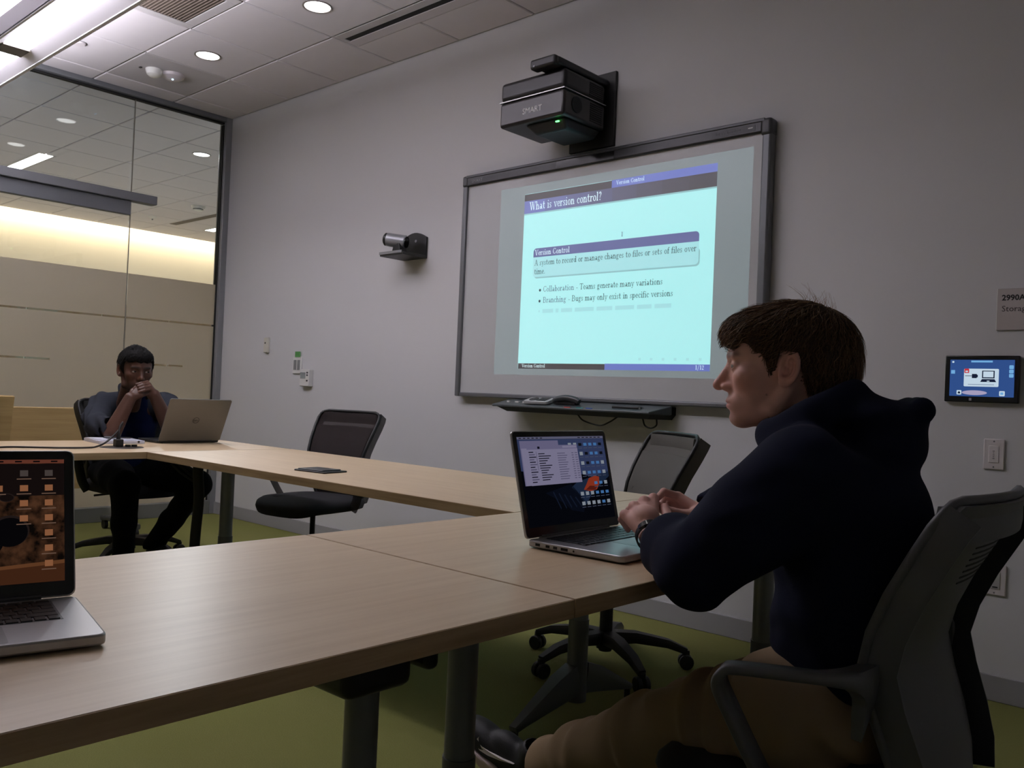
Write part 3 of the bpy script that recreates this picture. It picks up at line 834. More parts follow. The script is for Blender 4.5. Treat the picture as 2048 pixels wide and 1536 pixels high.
for k in range(7):
    MB().box((0.234, -0.20, ZB + 0.15 + k * 0.010), (0.2375, -0.09, ZB + 0.155 + k * 0.010)).build('vent_slat', M_blackm, pj)
MB().box((0.165, -0.374, ZB - 0.022), (0.185, -0.366, ZB - 0.016)).build('indicator', emitter('green_led', (90, 255, 110), 3.0), pj)
wall_text('SMART', 0.042, -0.035, ZB + 0.045, -0.4008, mat('pale_mark', (236, 236, 236), 0.5), pj, sx=1.0)

# ---------------------------------------------------------------- video camera on a wall shelf
vc = thing('video_camera', 'silver tube video-conference camera on a black wall shelf', 'camera', (2.39, 0, 1.90))
MB().prism([(-0.11, 0), (0.115, 0), (0.115, 0.135)] + [(0.115 - 0.225 * k / 10, 0.135 + 0.035 * math.sin(PI * k / 10)) for k in range(1, 10)] + [(-0.11, 0.135)], 0, 0.018, M=WALLM).build('back_plate', M_black, vc, bevel=0.003)
MB().box((-0.11, -0.20, 0.0), (0.115, -0.01, 0.018)).build('shelf', mat('shelf_black', (36, 36, 34), 0.5), vc, bevel=0.003)
MB().box((-0.11, -0.205, 0.010), (0.105, -0.20, 0.026)).build('shelf_edge', M_alu, vc)
M_tube = Matrix.Translation((-0.04, -0.125, 0.105)) @ Matrix.Rotation(math.radians(-62), 4, 'Z') @ Matrix.Rotation(math.radians(82), 4, 'X')
MB().lathe([(0.038, -0.065), (0.043, -0.06), (0.043, 0.06), (0.038, 0.065)], 32, M=M_tube).build('tube', mat('tube_silver', (150, 152, 156), 0.35, metal=0.5), vc)
MB().lathe([(0.0001, -0.070), (0.036, -0.070), (0.039, -0.058)], 32, M=M_tube).build('lens', mat('lens_black', (8, 8, 10), 0.1), vc)
MB().lathe([(0.039, 0.055), (0.041, 0.075), (0.03, 0.085), (0.0001, 0.086)], 32, M=M_tube).build('rear_cap', M_black, vc)
MB().prism([(-0.03, 0.018), (0.06, 0.018), (0.04, 0.085), (-0.01, 0.085)], -0.03, 0.03, M=Matrix.Translation((-0.03, -0.12, 0)) @ WALLM).build('stand', M_black, vc, bevel=0.004)
MB().cyl((0.02, -0.020, 0.115), (0.02, -0.018, 0.115), 0.009, seg=14).build('screw', M_alu, vc)

# ---------------------------------------------------------------- wall plates
s = thing('wall_sensor', 'narrow cream wall sensor with a dark eye', 'sensor', (0.73, 0, 1.31))
MB().box((-0.027, -0.022, 0), (0.027, 0, 0.115)).build('body', mat('sensor_cream', (206, 204, 192), 0.5), s, bevel=0.004)
MB().cyl((-0.004, -0.0235, 0.073), (-0.004, -0.0215, 0.073), 0.007, seg=14).build('eye', M_blackm, s)
s = thing('double_switch', 'white double rocker switch plate with a green tag on top', 'switch', (1.145, 0, 1.155))
MB().box((-0.055, -0.012, 0), (0.055, 0, 0.125)).build('plate', M_white, s, bevel=0.004)
for x in (-0.038, 0.008):
    MB().box((x, -0.016, 0.028), (x + 0.032, -0.012, 0.100)).build('rocker', mat('rocker_grey', (128, 130, 130), 0.5), s, bevel=0.003)
MB().box((-0.024, -0.015, 0.122), (0.036, -0.010, 0.162)).build('green_tag', mat('green_tag', (86, 150, 82), 0.6), s)
s = thing('thermostat', 'white boxy thermostat with grey display beside the rocker switch', 'thermostat', (1.285, 0, 1.065))
MB().box((-0.06, -0.038, 0), (0.055, 0, 0.122)).build('body', M_white, s, bevel=0.005)
MB().box((-0.05, -0.0395, 0.055), (0.012, -0.037, 0.100)).build('display', mat('thermo_lcd', (128, 136, 136), 0.25), s)
for z in (0.035, 0.075, 0.092):
    MB().box((0.024, -0.0395, z), (0.042, -0.037, z + 0.012)).build('button', M_bdark, s)

tp = thing('touch_panel', 'black wall touch panel with blue laptop diagram on screen', 'touchscreen', (5.692, 0, 1.112))
MB().box((-0.128, -0.022, 0), (0.128, 0, 0.178)).build('housing', mat('panel_gloss', (10, 10, 11), 0.12), tp, bevel=0.003)
def ppatch(name, x0, z0, x1, z1, m, k=0, poly=None):
    y = -0.0224 - 0.0002 * k
    pts = poly or [(x0, z0), (x1, z0), (x1, z1), (x0, z1)]
    me = bpy.data.meshes.new(name); me.from_pydata([(p[0], y, p[1]) for p in pts], [], [tuple(range(len(pts)))])
    return link(me, name, m, tp, None)
E_blue = emitter('panel_blue', (52, 84, 146), 0.55); E_pw = emitter('panel_white', (206, 226, 242), 0.55); E_pl = emitter('panel_light', (120, 180, 232), 0.55)
E_pd = emitter('panel_dark', (26, 34, 58), 0.55); E_red = emitter('panel_red', (206, 60, 72), 0.55); E_pk = emitter('panel_pink', (176, 168, 200), 0.55)
ppatch('screen', -0.110, 0.022, 0.112, 0.162, E_blue)
ppatch('dialog', 0, 0, 0, 0, E_pw, 1, rrect(-0.060, 0.060, 0.060, 0.128, 0.004))
ppatch('caption', -0.036, 0.152, 0.038, 0.159, E_pl, 1)
ppatch('cable_mark', -0.056, 0.0995, -0.032, 0.1015, E_pd, 2)
ppatch('plug_mark', -0.032, 0.092, -0.015, 0.108, E_pd, 2); ppatch('plug_mark', -0.015, 0.095, -0.0115, 0.105, E_pd, 2)
ppatch('laptop_mark', 0.003, 0.092, 0.046, 0.121, E_pd, 2); ppatch('laptop_mark', 0.007, 0.096, 0.042, 0.118, E_pw, 3)
ppatch('laptop_mark', 0, 0, 0, 0, E_pd, 2, [(-0.003, 0.078), (0.052, 0.078), (0.046, 0.089), (0.003, 0.089)]); ppatch('laptop_mark', 0.02, 0.0795, 0.029, 0.083, E_pw, 3)
ppatch('warning_mark', 0, 0, 0, 0, E_red, 2, rrect(-0.059, 0.111, -0.042, 0.128, 0.003)); ppatch('warning_mark', -0.055, 0.1145, -0.046, 0.120, E_pw, 3)
ppatch('caption', -0.045, 0.0665, 0.045, 0.0695, emitter('panel_grey', (150, 168, 190), 0.55), 2)
ppatch('home_button', 0, 0, 0, 0, E_pw, 1, rrect(-0.084, 0.028, -0.067, 0.045, 0.003)); ppatch('home_button', 0, 0, 0, 0, E_pd, 2, [(-0.080, 0.032), (-0.071, 0.032), (-0.071, 0.037), (-0.0755, 0.0415), (-0.080, 0.037)])
ppatch('oval_button', 0, 0, 0, 0, E_pk, 1, [(-0.022 + 0.044 * math.cos(a * PI / 12), 0.0365 + 0.009 * math.sin(a * PI / 12)) for a in range(24)])
ppatch('help_button', 0, 0, 0, 0, E_pw, 1, rrect(0.063, 0.026, 0.082, 0.045, 0.003)); ppatch('help_button', 0.067, 0.031, 0.077, 0.040, E_pl, 2)
for z in (0.096, 0.112, 0.128):
    ppatch('volume_button', 0, 0, 0, 0, E_pl, 1, rrect(0.094, z, 0.109, z + 0.014, 0.003))
ppatch('side_button', -0.106, 0.108, -0.092, 0.122, E_pl, 1); ppatch('power_mark', -0.103, 0.150, -0.096, 0.157, E_pw, 1)
ppatch('logo_mark', -0.040, 0.006, -0.031, 0.016, mat('panel_logo', (170, 170, 172), 0.4), 1)

s = thing('room_sign', 'grey room sign with black number and lettering beside the touch panel', 'sign', (5.80, 0, 1.387))
MB().box((-0.068, -0.008, 0), (0.10, 0, 0.156)).build('plate', mat('sign_grey', (186, 178, 176), 0.5), s, bevel=0.001)
MB().box((-0.068, -0.0085, 0), (-0.064, -0.008, 0.156)).build('edge_strip', M_white, s)
wall_text('2990A', 0.029, -0.050, 0.112, -0.0085, mat('sign_black', (28, 26, 26), 0.6), s, bold=0.0008)
wall_text('Storage', 0.031, -0.050, 0.070, -0.0085, mat('sign_dark', (70, 66, 66), 0.6), s)
s = thing('blank_switch', 'white wall switch plate with faint worn marks under the touch panel', 'switch', (5.741, 0, 0.861))
MB().box((-0.036, -0.008, 0), (0.036, 0, 0.116)).build('plate', mat('plate_white', (216, 210, 210), 0.45), s, bevel=0.004)
MB().box((-0.017, -0.0105, 0.026), (0.017, -0.008, 0.090)).build('paddle', mat('paddle_white', (224, 218, 218), 0.4), s, bevel=0.002)
for z in (0.010, 0.106):
    MB().cyl((0, -0.0092, z), (0, -0.0078, z), 0.003, seg=10).build('screw', M_alu_d, s)
for z, w in ((0.040, 0.007), (0.047, 0.005), (0.054, 0.006), (0.061, 0.004), (0.068, 0.007)):     # worn marks, too faint to read
    MB().box((-w / 2, -0.0109, z), (w / 2, -0.0104, z + 0.0035)).build('worn_mark', mat('faint_mark', (150, 146, 148), 0.6), s, smooth=None)
s = thing('audio_plate', 'white wall plate with two green lights above the baseboard', 'wall plate', (5.75, 0, 0.392))
MB().box((-0.085, -0.008, 0), (0.047, 0, 0.116)).build('plate', mat('plate_white', (216, 210, 210), 0.45), s, bevel=0.004)
MB().box((-0.008, -0.0105, 0.024), (0.027, -0.008, 0.092)).build('insert', mat('insert_grey', (176, 174, 172), 0.45), s, bevel=0.001)
MB().box((-0.058, -0.0105, 0.024), (-0.023, -0.008, 0.092)).build('insert', mat('insert_grey', (176, 174, 172), 0.45), s, bevel=0.001)
for z in (0.070, 0.081):
    MB().cyl((0.010, -0.012, z), (0.010, -0.010, z), 0.0022, seg=10).build('light', emitter('green_led2', (120, 255, 150), 3.0), s)
for x in (0.008, -0.042):
    MB().cyl((x, -0.0092, 0.010), (x, -0.0078, 0.010), 0.003, seg=10).build('screw', M_alu_d, s)
MB().box((0.002, -0.0112, 0.029), (0.020, -0.0104, 0.034)).build('printed_mark', M_bdark, s)
# ================================================================ tables
W_y = wood_mat('maple_along_y', (216, 192, 158), (206, 180, 145), 'y')
W_x = wood_mat('maple_along_x', (216, 192, 158), (206, 180, 145), 'x')
W_edge = wood_mat('maple_edge', (190, 162, 126), (164, 136, 100), 'y', 1.0, 0.45)
W_edgex = wood_mat('maple_edge_x', (190, 162, 126), (164, 136, 100), 'x', 1.0, 0.45)
M_leg = mat('leg_grey_metal', (112, 115, 118), 0.36, metal=0.25)
M_foot = mat('foot_grey', (88, 90, 94), 0.42, metal=0.15)
TZ = 0.737

def table(name, label, x0, y0, x1, y1, along, legs, group=None, mech=()):
    """rectangular table; legs = list of (x, y) columns, feet run across the table"""
    cx, cy = (x0 + x1) / 2, (y0 + y1) / 2
    t = thing(name, label, 'table', (cx, cy, 0), 0, group)
    wm, we = (W_y, W_edge) if along == 'y' else (W_x, W_edgex)
    X0, X1, Y0, Y1 = x0 - cx, x1 - cx, y0 - cy, y1 - cy
    top = MB().box((X0 + .002, Y0 + .002, TZ - 0.030), (X1 - .002, Y1 - .002, TZ)).build('tabletop', wm, t, smooth=None)
    for a in (((X0, Y0), (X0 + .003, Y1)), ((X1 - .003, Y0), (X1, Y1)), ((X0 + .003, Y0), (X1 - .003, Y0 + .003)), ((X0 + .003, Y1 - .003), (X1 - .003, Y1))):
        MB().box((a[0][0], a[0][1], TZ - 0.031), (a[1][0], a[1][1], TZ - 0.0006)).build('edge_band', we, top, bevel=0.001)
    for i, (lx, ly) in enumerate(legs):
        lx -= cx; ly -= cy
        leg = MB().cyl((lx, ly, 0.09), (lx, ly, TZ - 0.031), 0.031, seg=28).build('leg', M_leg, t)
        MB().cyl((lx, ly, 0.06), (lx, ly, 0.33), 0.034, seg=28).build('leg_sleeve', M_foot, leg)
        for s in (-1, 1):
            d = Vector((0, s, 0)) if along == 'x' else Vector((s, 0, 0))
            P = Vector((lx, ly, 0))
            f = MB().sweep([P + d * 0.02 + Vector((0, 0, 0.135)), P + d * 0.10 + Vector((0, 0, 0.115)), P + d * 0.27 + Vector((0, 0, 0.055)), P + d * 0.31 + Vector((0, 0, 0.040))],
                           [0.058, 0.055, 0.035, 0.03], [0.10, 0.085, 0.03, 0.02]).build('foot', M_foot, leg)
            MB().cyl(P + d * 0.30 + Vector((0, 0, 0.0)), P + d * 0.30 + Vector((0, 0, 0.034)), 0.011, seg=12).build('glide', M_black, leg)
        MB().box((lx - 0.10, ly - 0.05, TZ - 0.041), (lx + 0.10, ly + 0.05, TZ - 0.031)).build('top_plate', M_black, leg)
        if i in mech:
            MB().box((lx + 0.02, ly - 0.16, TZ - 0.165), (lx + 0.16, ly - 0.02, TZ - 0.041)).build('tilt_housing', M_black, leg, bevel=0.018, seg=3)
            MB().box((lx + 0.09, ly + 0.0, TZ - 0.145), (lx + 0.17, ly + 0.03, TZ - 0.031)).build('tilt_lever', M_black, leg, bevel=0.012, seg=3)
    return t

table('near_table', 'maple table holding the open laptop with a brown desktop picture', 4.975, -3.98, 5.731, -2.533, 'y', [(5.35, -2.655), (5.35, -3.46)], mech=(0, 1))
table('corner_table', 'maple table under the laptop with the blue window and hands', 4.975, -2.530, 5.731, -1.070, 'y', [(5.35, -2.40), (5.36, -1.065 - 0.02)])
table('long_table', 'maple table with a black power box, parallel to the whiteboard wall', 2.725, -1.84, 4.972, -1.075, 'x', [(4.83, -1.335), (2.775, -1.46)])
table('far_table', 'maple table under the silver laptop and the white papers', 1.93, -3.30, 2.722, -1.08, 'y', [(2.33, -3.0)])

def flip_table(name, label, loc, rz, w=0.9, zt=0.86, h=0.54, tilt=6):
    """training table stored with its top tipped upright"""
    t = thing(name, label, 'folding table', loc, rz)
    M = Matrix.Translation((0, 0, zt)) @ Matrix.Rotation(math.radians(tilt), 4, 'Y')
    top = MB().box((-0.015, -w / 2, -h), (0.015, w / 2, 0), M=M).build('tabletop', wood_mat(name + '_wood', (196, 168, 118), (176, 148, 98), 'y', 0.6, 0.4), t, bevel=0.003)
    MB().box((-0.017, -w / 2 - 0.002, -h), (0.017, -w / 2 + 0.004, 0.001), M=M).build('edge_band', W_edge, top)
    for s in (-1, 1):
        y = s * (w / 2 - 0.16)
        leg = MB().cyl((-0.06, y, 0.09), (-0.06, y, zt - 0.28), 0.025, seg=16).build('leg', M_leg, t)
        MB().sweep([(-0.30, y, 0.075), (-0.06, y, 0.10), (0.22, y, 0.075)], 0.05, 0.035).build('foot', M_foot, leg)
        for x in (-0.28, 0.20):
            MB().cyl((x, y - 0.012, 0.032), (x, y + 0.012, 0.032), 0.032, seg=16).build('caster', M_black, leg)
    MB().box((-0.09, -w / 2 + 0.16, zt - 0.34), (-0.04, w / 2 - 0.16, zt - 0.29)).build('crossbar', M_black, t)
    return t
flip_table('flip_table', 'folded maple table tipped upright behind the seated man', (0.62, -1.30, 0), 0.0, w=0.92)
flip_table('stored_flip_table', 'taller folded table standing at the end of the tipped table', (0.75, -2.22, 0), 0.0, w=0.92, zt=0.93, tilt=12)

# ================================================================ office chairs (local x forward, y left)
def office_chair(label, loc, rz, shell, frame, mesh, seatm, arms=True, seat_z=0.465, frame2=None):
    frame2 = frame2 or frame
    t = thing('office_chair', label, 'chair', loc, rz)
    hub = MB().cyl((0, 0, 0.07), (0, 0, 0.135), 0.036, 0.032, 20).build('base_hub', frame, t)
    for k in range(5):
        a = 2 * PI * k / 5 + 0.35
        d = Vector((math.cos(a), math.sin(a), 0))
        MB().sweep([d * 0.02 + Vector((0, 0, 0.115)), d * 0.12 + Vector((0, 0, 0.118)), d * 0.25 + Vector((0, 0, 0.098)), d * 0.325 + Vector((0, 0, 0.070))], [0.062, 0.054, 0.042, 0.030], [0.05, 0.042, 0.032, 0.024]).build('base_arm', frame, hub)
        c = MB()
        s = Vector((-d.y, d.x, 0))
        P = d * 0.325 + Vector((0, 0, 0.029))
        for q in (-1, 1):
            c.cyl(P + s * 0.006 * q, P + s * 0.026 * q, 0.029, seg=18)
        c.box((-0.012, -0.012, 0.02), (0.012, 0.012, 0.045), M=Matrix.Translation(P))
        c.build('caster', M_black, hub, bevel=0.004)
    MB().cyl((0, 0, 0.06), (0, 0, 0.26), 0.026, seg=20).cyl((0, 0, 0.26), (0, 0, seat_z - 0.075), 0.014, seg=16).build('gas_column', M_blackm, t)
    MB().box((-0.13, -0.07, seat_z - 0.085), (0.10, 0.07, seat_z - 0.045)).build('mechanism', M_blackm, t, bevel=0.015)
    MB().cyl((0.0, -0.07, seat_z - 0.065), (0.02, -0.23, seat_z - 0.07), 0.006, seg=8).build('lever', M_blackm, t)
    # cushion
    rings = []
    for z, k in ((-0.055, 0.86), (-0.045, 0.97), (-0.02, 1.0), (-0.004, 0.985), (0.008, 0.90), (0.012, 0.6), (0.010, 0.2)):
        r = []
        for i in range(40):
            a = 2 * PI * i / 40
            ca, sa = math.cos(a), math.sin(a)
            px = 0.245 * k * (abs(ca) ** 0.55) * (1 if ca >= 0 else -1)
            py = 0.245 * k * (abs(sa) ** 0.55) * (1 if sa >= 0 else -1)
            drop = -0.035 * max(0, (px - 0.12) / 0.125) ** 2
            r.append((px + 0.02, py, seat_z + z + drop))
        rings.append(r)
    MB().rings(rings).build('seat', seatm, t, smooth=60)
    # back: outline rows (x, z, half width)
    rows = [(-0.245, 0.43, 0.150), (-0.238, 0.475, 0.172), (-0.222, 0.53, 0.184), (-0.200, 0.595, 0.192), (-0.186, 0.655, 0.196), (-0.200, 0.715, 0.203), (-0.228, 0.78, 0.212), (-0.266, 0.85, 0.220), (-0.290, 0.893, 0.221), (-0.304, 0.915, 0.214), (-0.311, 0.927, 0.196)]
    def sheet(off, th, inset, bow, rr=None):
        front, back = [], []
        N = 13
        for (x, z, hw) in (rr or rows):
            fr, bk = [], []
            for i in range(N):
                u = -1 + 2 * i / (N - 1)
                y = u * (hw - inset)
                b = bow * (u * u)            # edges come forward
                fr.append((x + off + b + th / 2, y, z)); bk.append((x + off + b - th / 2, y, z))
            front.append(fr); back.append(bk)
        mb = MB()
        R = [f + list(reversed(b)) for f, b in zip(front, back)]
        mb.rings(R)
        return mb
    bk = sheet(0, 0.012, 0.0, 0.030).build('backrest_shell', shell, t, smooth=50)
    sheet(0.014, 0.006, 0.016, 0.026, rows[:-3]).build('backrest_mesh', mesh, t, smooth=50)
    # rim
    pts = [(x + 0.030 + 0.012, -hw, z) for (x, z, hw) in rows] + [(x + 0.030 * (yy / 0.196) ** 2 + 0.010, yy, z + 0.006) for x, z, yy in [(-0.311, 0.927, v) for v in np.linspace(-0.17, 0.17, 9)]] + [(x + 0.030 + 0.012, hw, z) for (x, z, hw) in reversed(rows)]
    MB().tube(pts, 0.0085, 8).build('rim', frame if shell is mesh else shell, t, smooth=80)
    # carrying grip along the top and ventilation slots on the shell
    MB().sweep([(-0.290 + 0.030 * (u ** 2), 0.214 * u, 0.896) for u in np.linspace(-0.9, 0.96, 13)], 0.030, 0.056, up=(0, 0, 1)).build('top_grip', shell, t, smooth=60)
    for k in range(7):
        zz = 0.850 - 0.011 * k
        bx = np.interp(zz, [r_[1] for r_ in rows], [r_[0] for r_ in rows])
        MB().sweep([(bx - 0.0062 + 0.030 * (u ** 2), 0.21 * u, zz) for u in np.linspace(-0.55 + 0.02 * k, 0.30 - 0.02 * k, 6)], 0.0015, 0.0035).build('vent_slot', M_blackm, bk)
    MB().sweep([(-0.05, 0, seat_z - 0.07), (-0.18, 0, seat_z - 0.065), (-0.235, 0, seat_z - 0.03), (-0.245, 0, seat_z + 0.03)], 0.11, 0.035).build('back_spine', frame, t)
    for s in (-1, 1):
        MB().sweep([(x + 0.012, s * (hw + 0.002), z) for (x, z, hw) in rows[:-1]], 0.006, 0.052, up=(1, 0, 0)).build('side_flange', shell if s > 0 else frame2, t, smooth=60)
    if arms:
        for s in (-1, 1):
            P = smooth_path([(-0.160, s * 0.190, 0.625), (-0.150, s * 0.222, 0.640), (-0.11, s * 0.282, 0.649), (0.0, s * 0.330, 0.647), (0.02, s * 0.338, 0.640), (0.028, s * 0.338, 0.620), (0.015, s * 0.325, 0.58), (-0.02, s * 0.285, 0.48), (-0.035, s * 0.245, 0.42)], 5)
            n = len(P)
            MB().sweep(P, [0.022 + 0.026 * min(1, i / 8) for i in range(n)], [0.17, 0.13, 0.10, 0.075, 0.057, 0.044, 0.034, 0.027, 0.022, 0.019] + [0.016] * (n - 10)).build('armrest', shell, t, smooth=60)
    return t
C_grey = mat('chair_grey_shell', (92, 92, 95), 0.5, bump=(300, 0.08))
C_greymesh = mat('chair_dark_mesh', (26, 26, 28), 0.8, bump=(900, 0.4))
C_blackseat = mat('chair_black_fabric', (24, 24, 28), 0.9, bump=(700, 0.3))
C_black = mat('chair_black_frame', (18, 18, 20), 0.5)
C_mesh2 = mat('chair_brown_grey_mesh', (92, 84, 84), 0.85, bump=(900, 0.4))
C_mesh3 = mat('chair_grey_green_mesh', (88, 86, 82), 0.85, bump=(900, 0.4))
def see_through(name, rgb, k):
    m = bpy.data.materials.new(name); m.use_nodes = True
    nt = m.node_tree; nt.nodes.clear()
    o = nt.nodes.new('ShaderNodeOutputMaterial'); d = nt.nodes.new('ShaderNodeBsdfDiffuse'); d.inputs[0].default_value = lin(rgb)
    tr = nt.nodes.new('ShaderNodeBsdfTransparent'); mx = nt.nodes.new('ShaderNodeMixShader'); mx.inputs[0].default_value = k
    nt.links.new(d.outputs[0], mx.inputs[1]); nt.links.new(tr.outputs[0], mx.inputs[2]); nt.links.new(mx.outputs[0], o.inputs[0])
    return m
C_net = see_through('chair_fine_net', (60, 54, 54), 0.30)
office_chair('grey-shelled office chair under the man in the navy hoodie', (5.945, -2.05, 0), PI, C_grey, C_grey, C_greymesh, C_blackseat, seat_z=0.425, frame2=C_black)
office_chair('black office chair standing empty behind the power box', (2.665, -0.885, 0), math.atan2(-0.98, 0.2), C_net, C_black, C_net, C_blackseat)
office_chair('dark office chair standing empty between the table corner and the wall', (4.552, -0.79, 0), math.atan2(-0.853, -0.526), C_mesh3, C_black, C_mesh3, C_blackseat)
office_chair('black office chair under the man with clasped hands', (1.50, -1.345, 0), 0.05, C_black, C_black, C_black, C_blackseat)

# ================================================================ laptops
M_silver = mat('laptop_silver', (176, 176, 178), 0.35, metal=0.55)
M_silver_d = mat('laptop_silver_dark', (120, 118, 114), 0.4, metal=0.55)
M_key = mat('key_black', (14, 14, 16), 0.4)
M_bezel = mat('bezel_black', (8, 8, 10), 0.15)
def laptop(name, label, loc, rz, w, d, lid_h, ang, body, lidm, keys=True, screen=None, th=0.016):
    """local x = user direction (front edge at +d, hinge at 0), y = lateral (left of the user is -y ... +y right)"""
    t = thing(name, label, 'laptop', loc, rz)
    base = MB().prism(rrect(0, -w / 2, d, w / 2, 0.012), 0.002, th).build('base', body, t, bevel=0.003)
    for x in (0.02, d - 0.02):
        for y in (-w / 2 + 0.03, w / 2 - 0.03):
            MB().cyl((x, y, 0), (x, y, 0.003), 0.008, seg=12).build('rubber_foot', M_black, base)
    MB().cyl((-0.002, -w * 0.36, th - 0.001), (-0.002, w * 0.36, th - 0.001), 0.006, seg=12).build('hinge', M_bdark, t)
    M = Matrix.Translation((-0.001, 0, th)) @ Matrix.Rotation(-ang, 4, 'Y')      # local z up the lid
    pl = [(p[1], p[0]) for p in rrect(0.0, -w / 2, lid_h, w / 2, 0.010)]
    MM = M @ Matrix(((0, 0, 1, 0), (1, 0, 0, 0), (0, 1, 0, 0), (0, 0, 0, 1)))
    lid = MB().prism([(p[0], p[1]) for p in pl], -0.006, 0.0, M=MM).build('lid', lidm, t, bevel=0.0015)
    MB().prism([(p[1], p[0]) for p in rrect(0.002, -w / 2 + 0.002, lid_h - 0.002, w / 2 - 0.002, 0.009)], 0.0002, 0.0008, M=MM).build('bezel', M_bezel, lid)
    if keys:
        kx0, kw = 0.018, w * 0.78
        deck = MB().box((kx0, -kw / 2, th), (kx0 + 0.108, kw / 2, th + 0.0004)).build('keyboard_deck', mat('deck_grey', (96, 96, 98), 0.4, metal=0.5), base)
        rowsz = [(0.009, [1] * 14), (0.0165, [1] * 13 + [1.5]), (0.0165, [1.5] + [1] * 13), (0.0165, [1.75] + [1] * 11 + [1.75]), (0.0165, [2.25] + [1] * 10 + [2.25]), (0.0165, [1, 1, 1, 1.25, 5.3, 1.25, 1, 0.95, 0.95, 0.95])]
        x = kx0 + 0.002
        cache = {}
        for rh, ks in rowsz:
            unit = (kw - 0.004) / sum(ks)
            y = -kw / 2 + 0.002
            for kk in ks:
                ww = kk * unit - 0.0028
                key = (round(rh, 4), round(ww, 4))
                if key not in cache:
                    cache[key] = MB().rings([[(a, b, z) for a, b in ((0 + q, -ww / 2 + q), (rh - q, -ww / 2 + q), (rh - q, ww / 2 - q), (0 + q, ww / 2 - q))] for z, q in ((0, 0), (0.0012, 0), (0.0016, 0.0005))]).mesh('key')
                    cache[key].materials.append(M_key)
                ko = bpy.data.objects.new('key', cache[key]); COL.objects.link(ko); ko.parent = base
                ko.location = (x, y + kk * unit / 2, th + 0.0003)
                y += kk * unit
            x += rh + 0.0025
        MB().prism(rrect(kx0 + 0.114, -0.053, d - 0.008, 0.053, 0.004), th - 0.0005, th + 0.0003).build('trackpad', mat('trackpad_grey', (150, 150, 152), 0.35, metal=0.4), base)
    if screen:
        def sp(nm, u0, v0, u1, v1, m, k=0, poly=None):
            """patch on the display: u across 0..1 as the user sees it, v up 0..1"""
            bz, bzb = 0.014, 0.022
            sw, sh = w - 2 * bz, lid_h - bz - bzb
            pts = poly or [(u0, v0), (u1, v0), (u1, v1), (u0, v1)]
            vs = []
            for u, v in pts:
                y = -w / 2 + bz + u * sw
                vs.append(MM @ Vector((y, bzb + v * sh, 0.0010 + 0.00012 * k)))
            me = bpy.data.meshes.new(nm); me.from_pydata(vs, [], [tuple(range(len(vs)))])
            return link(me, nm, m, lid, None)
        screen(sp)
    return t, lid, base, MM

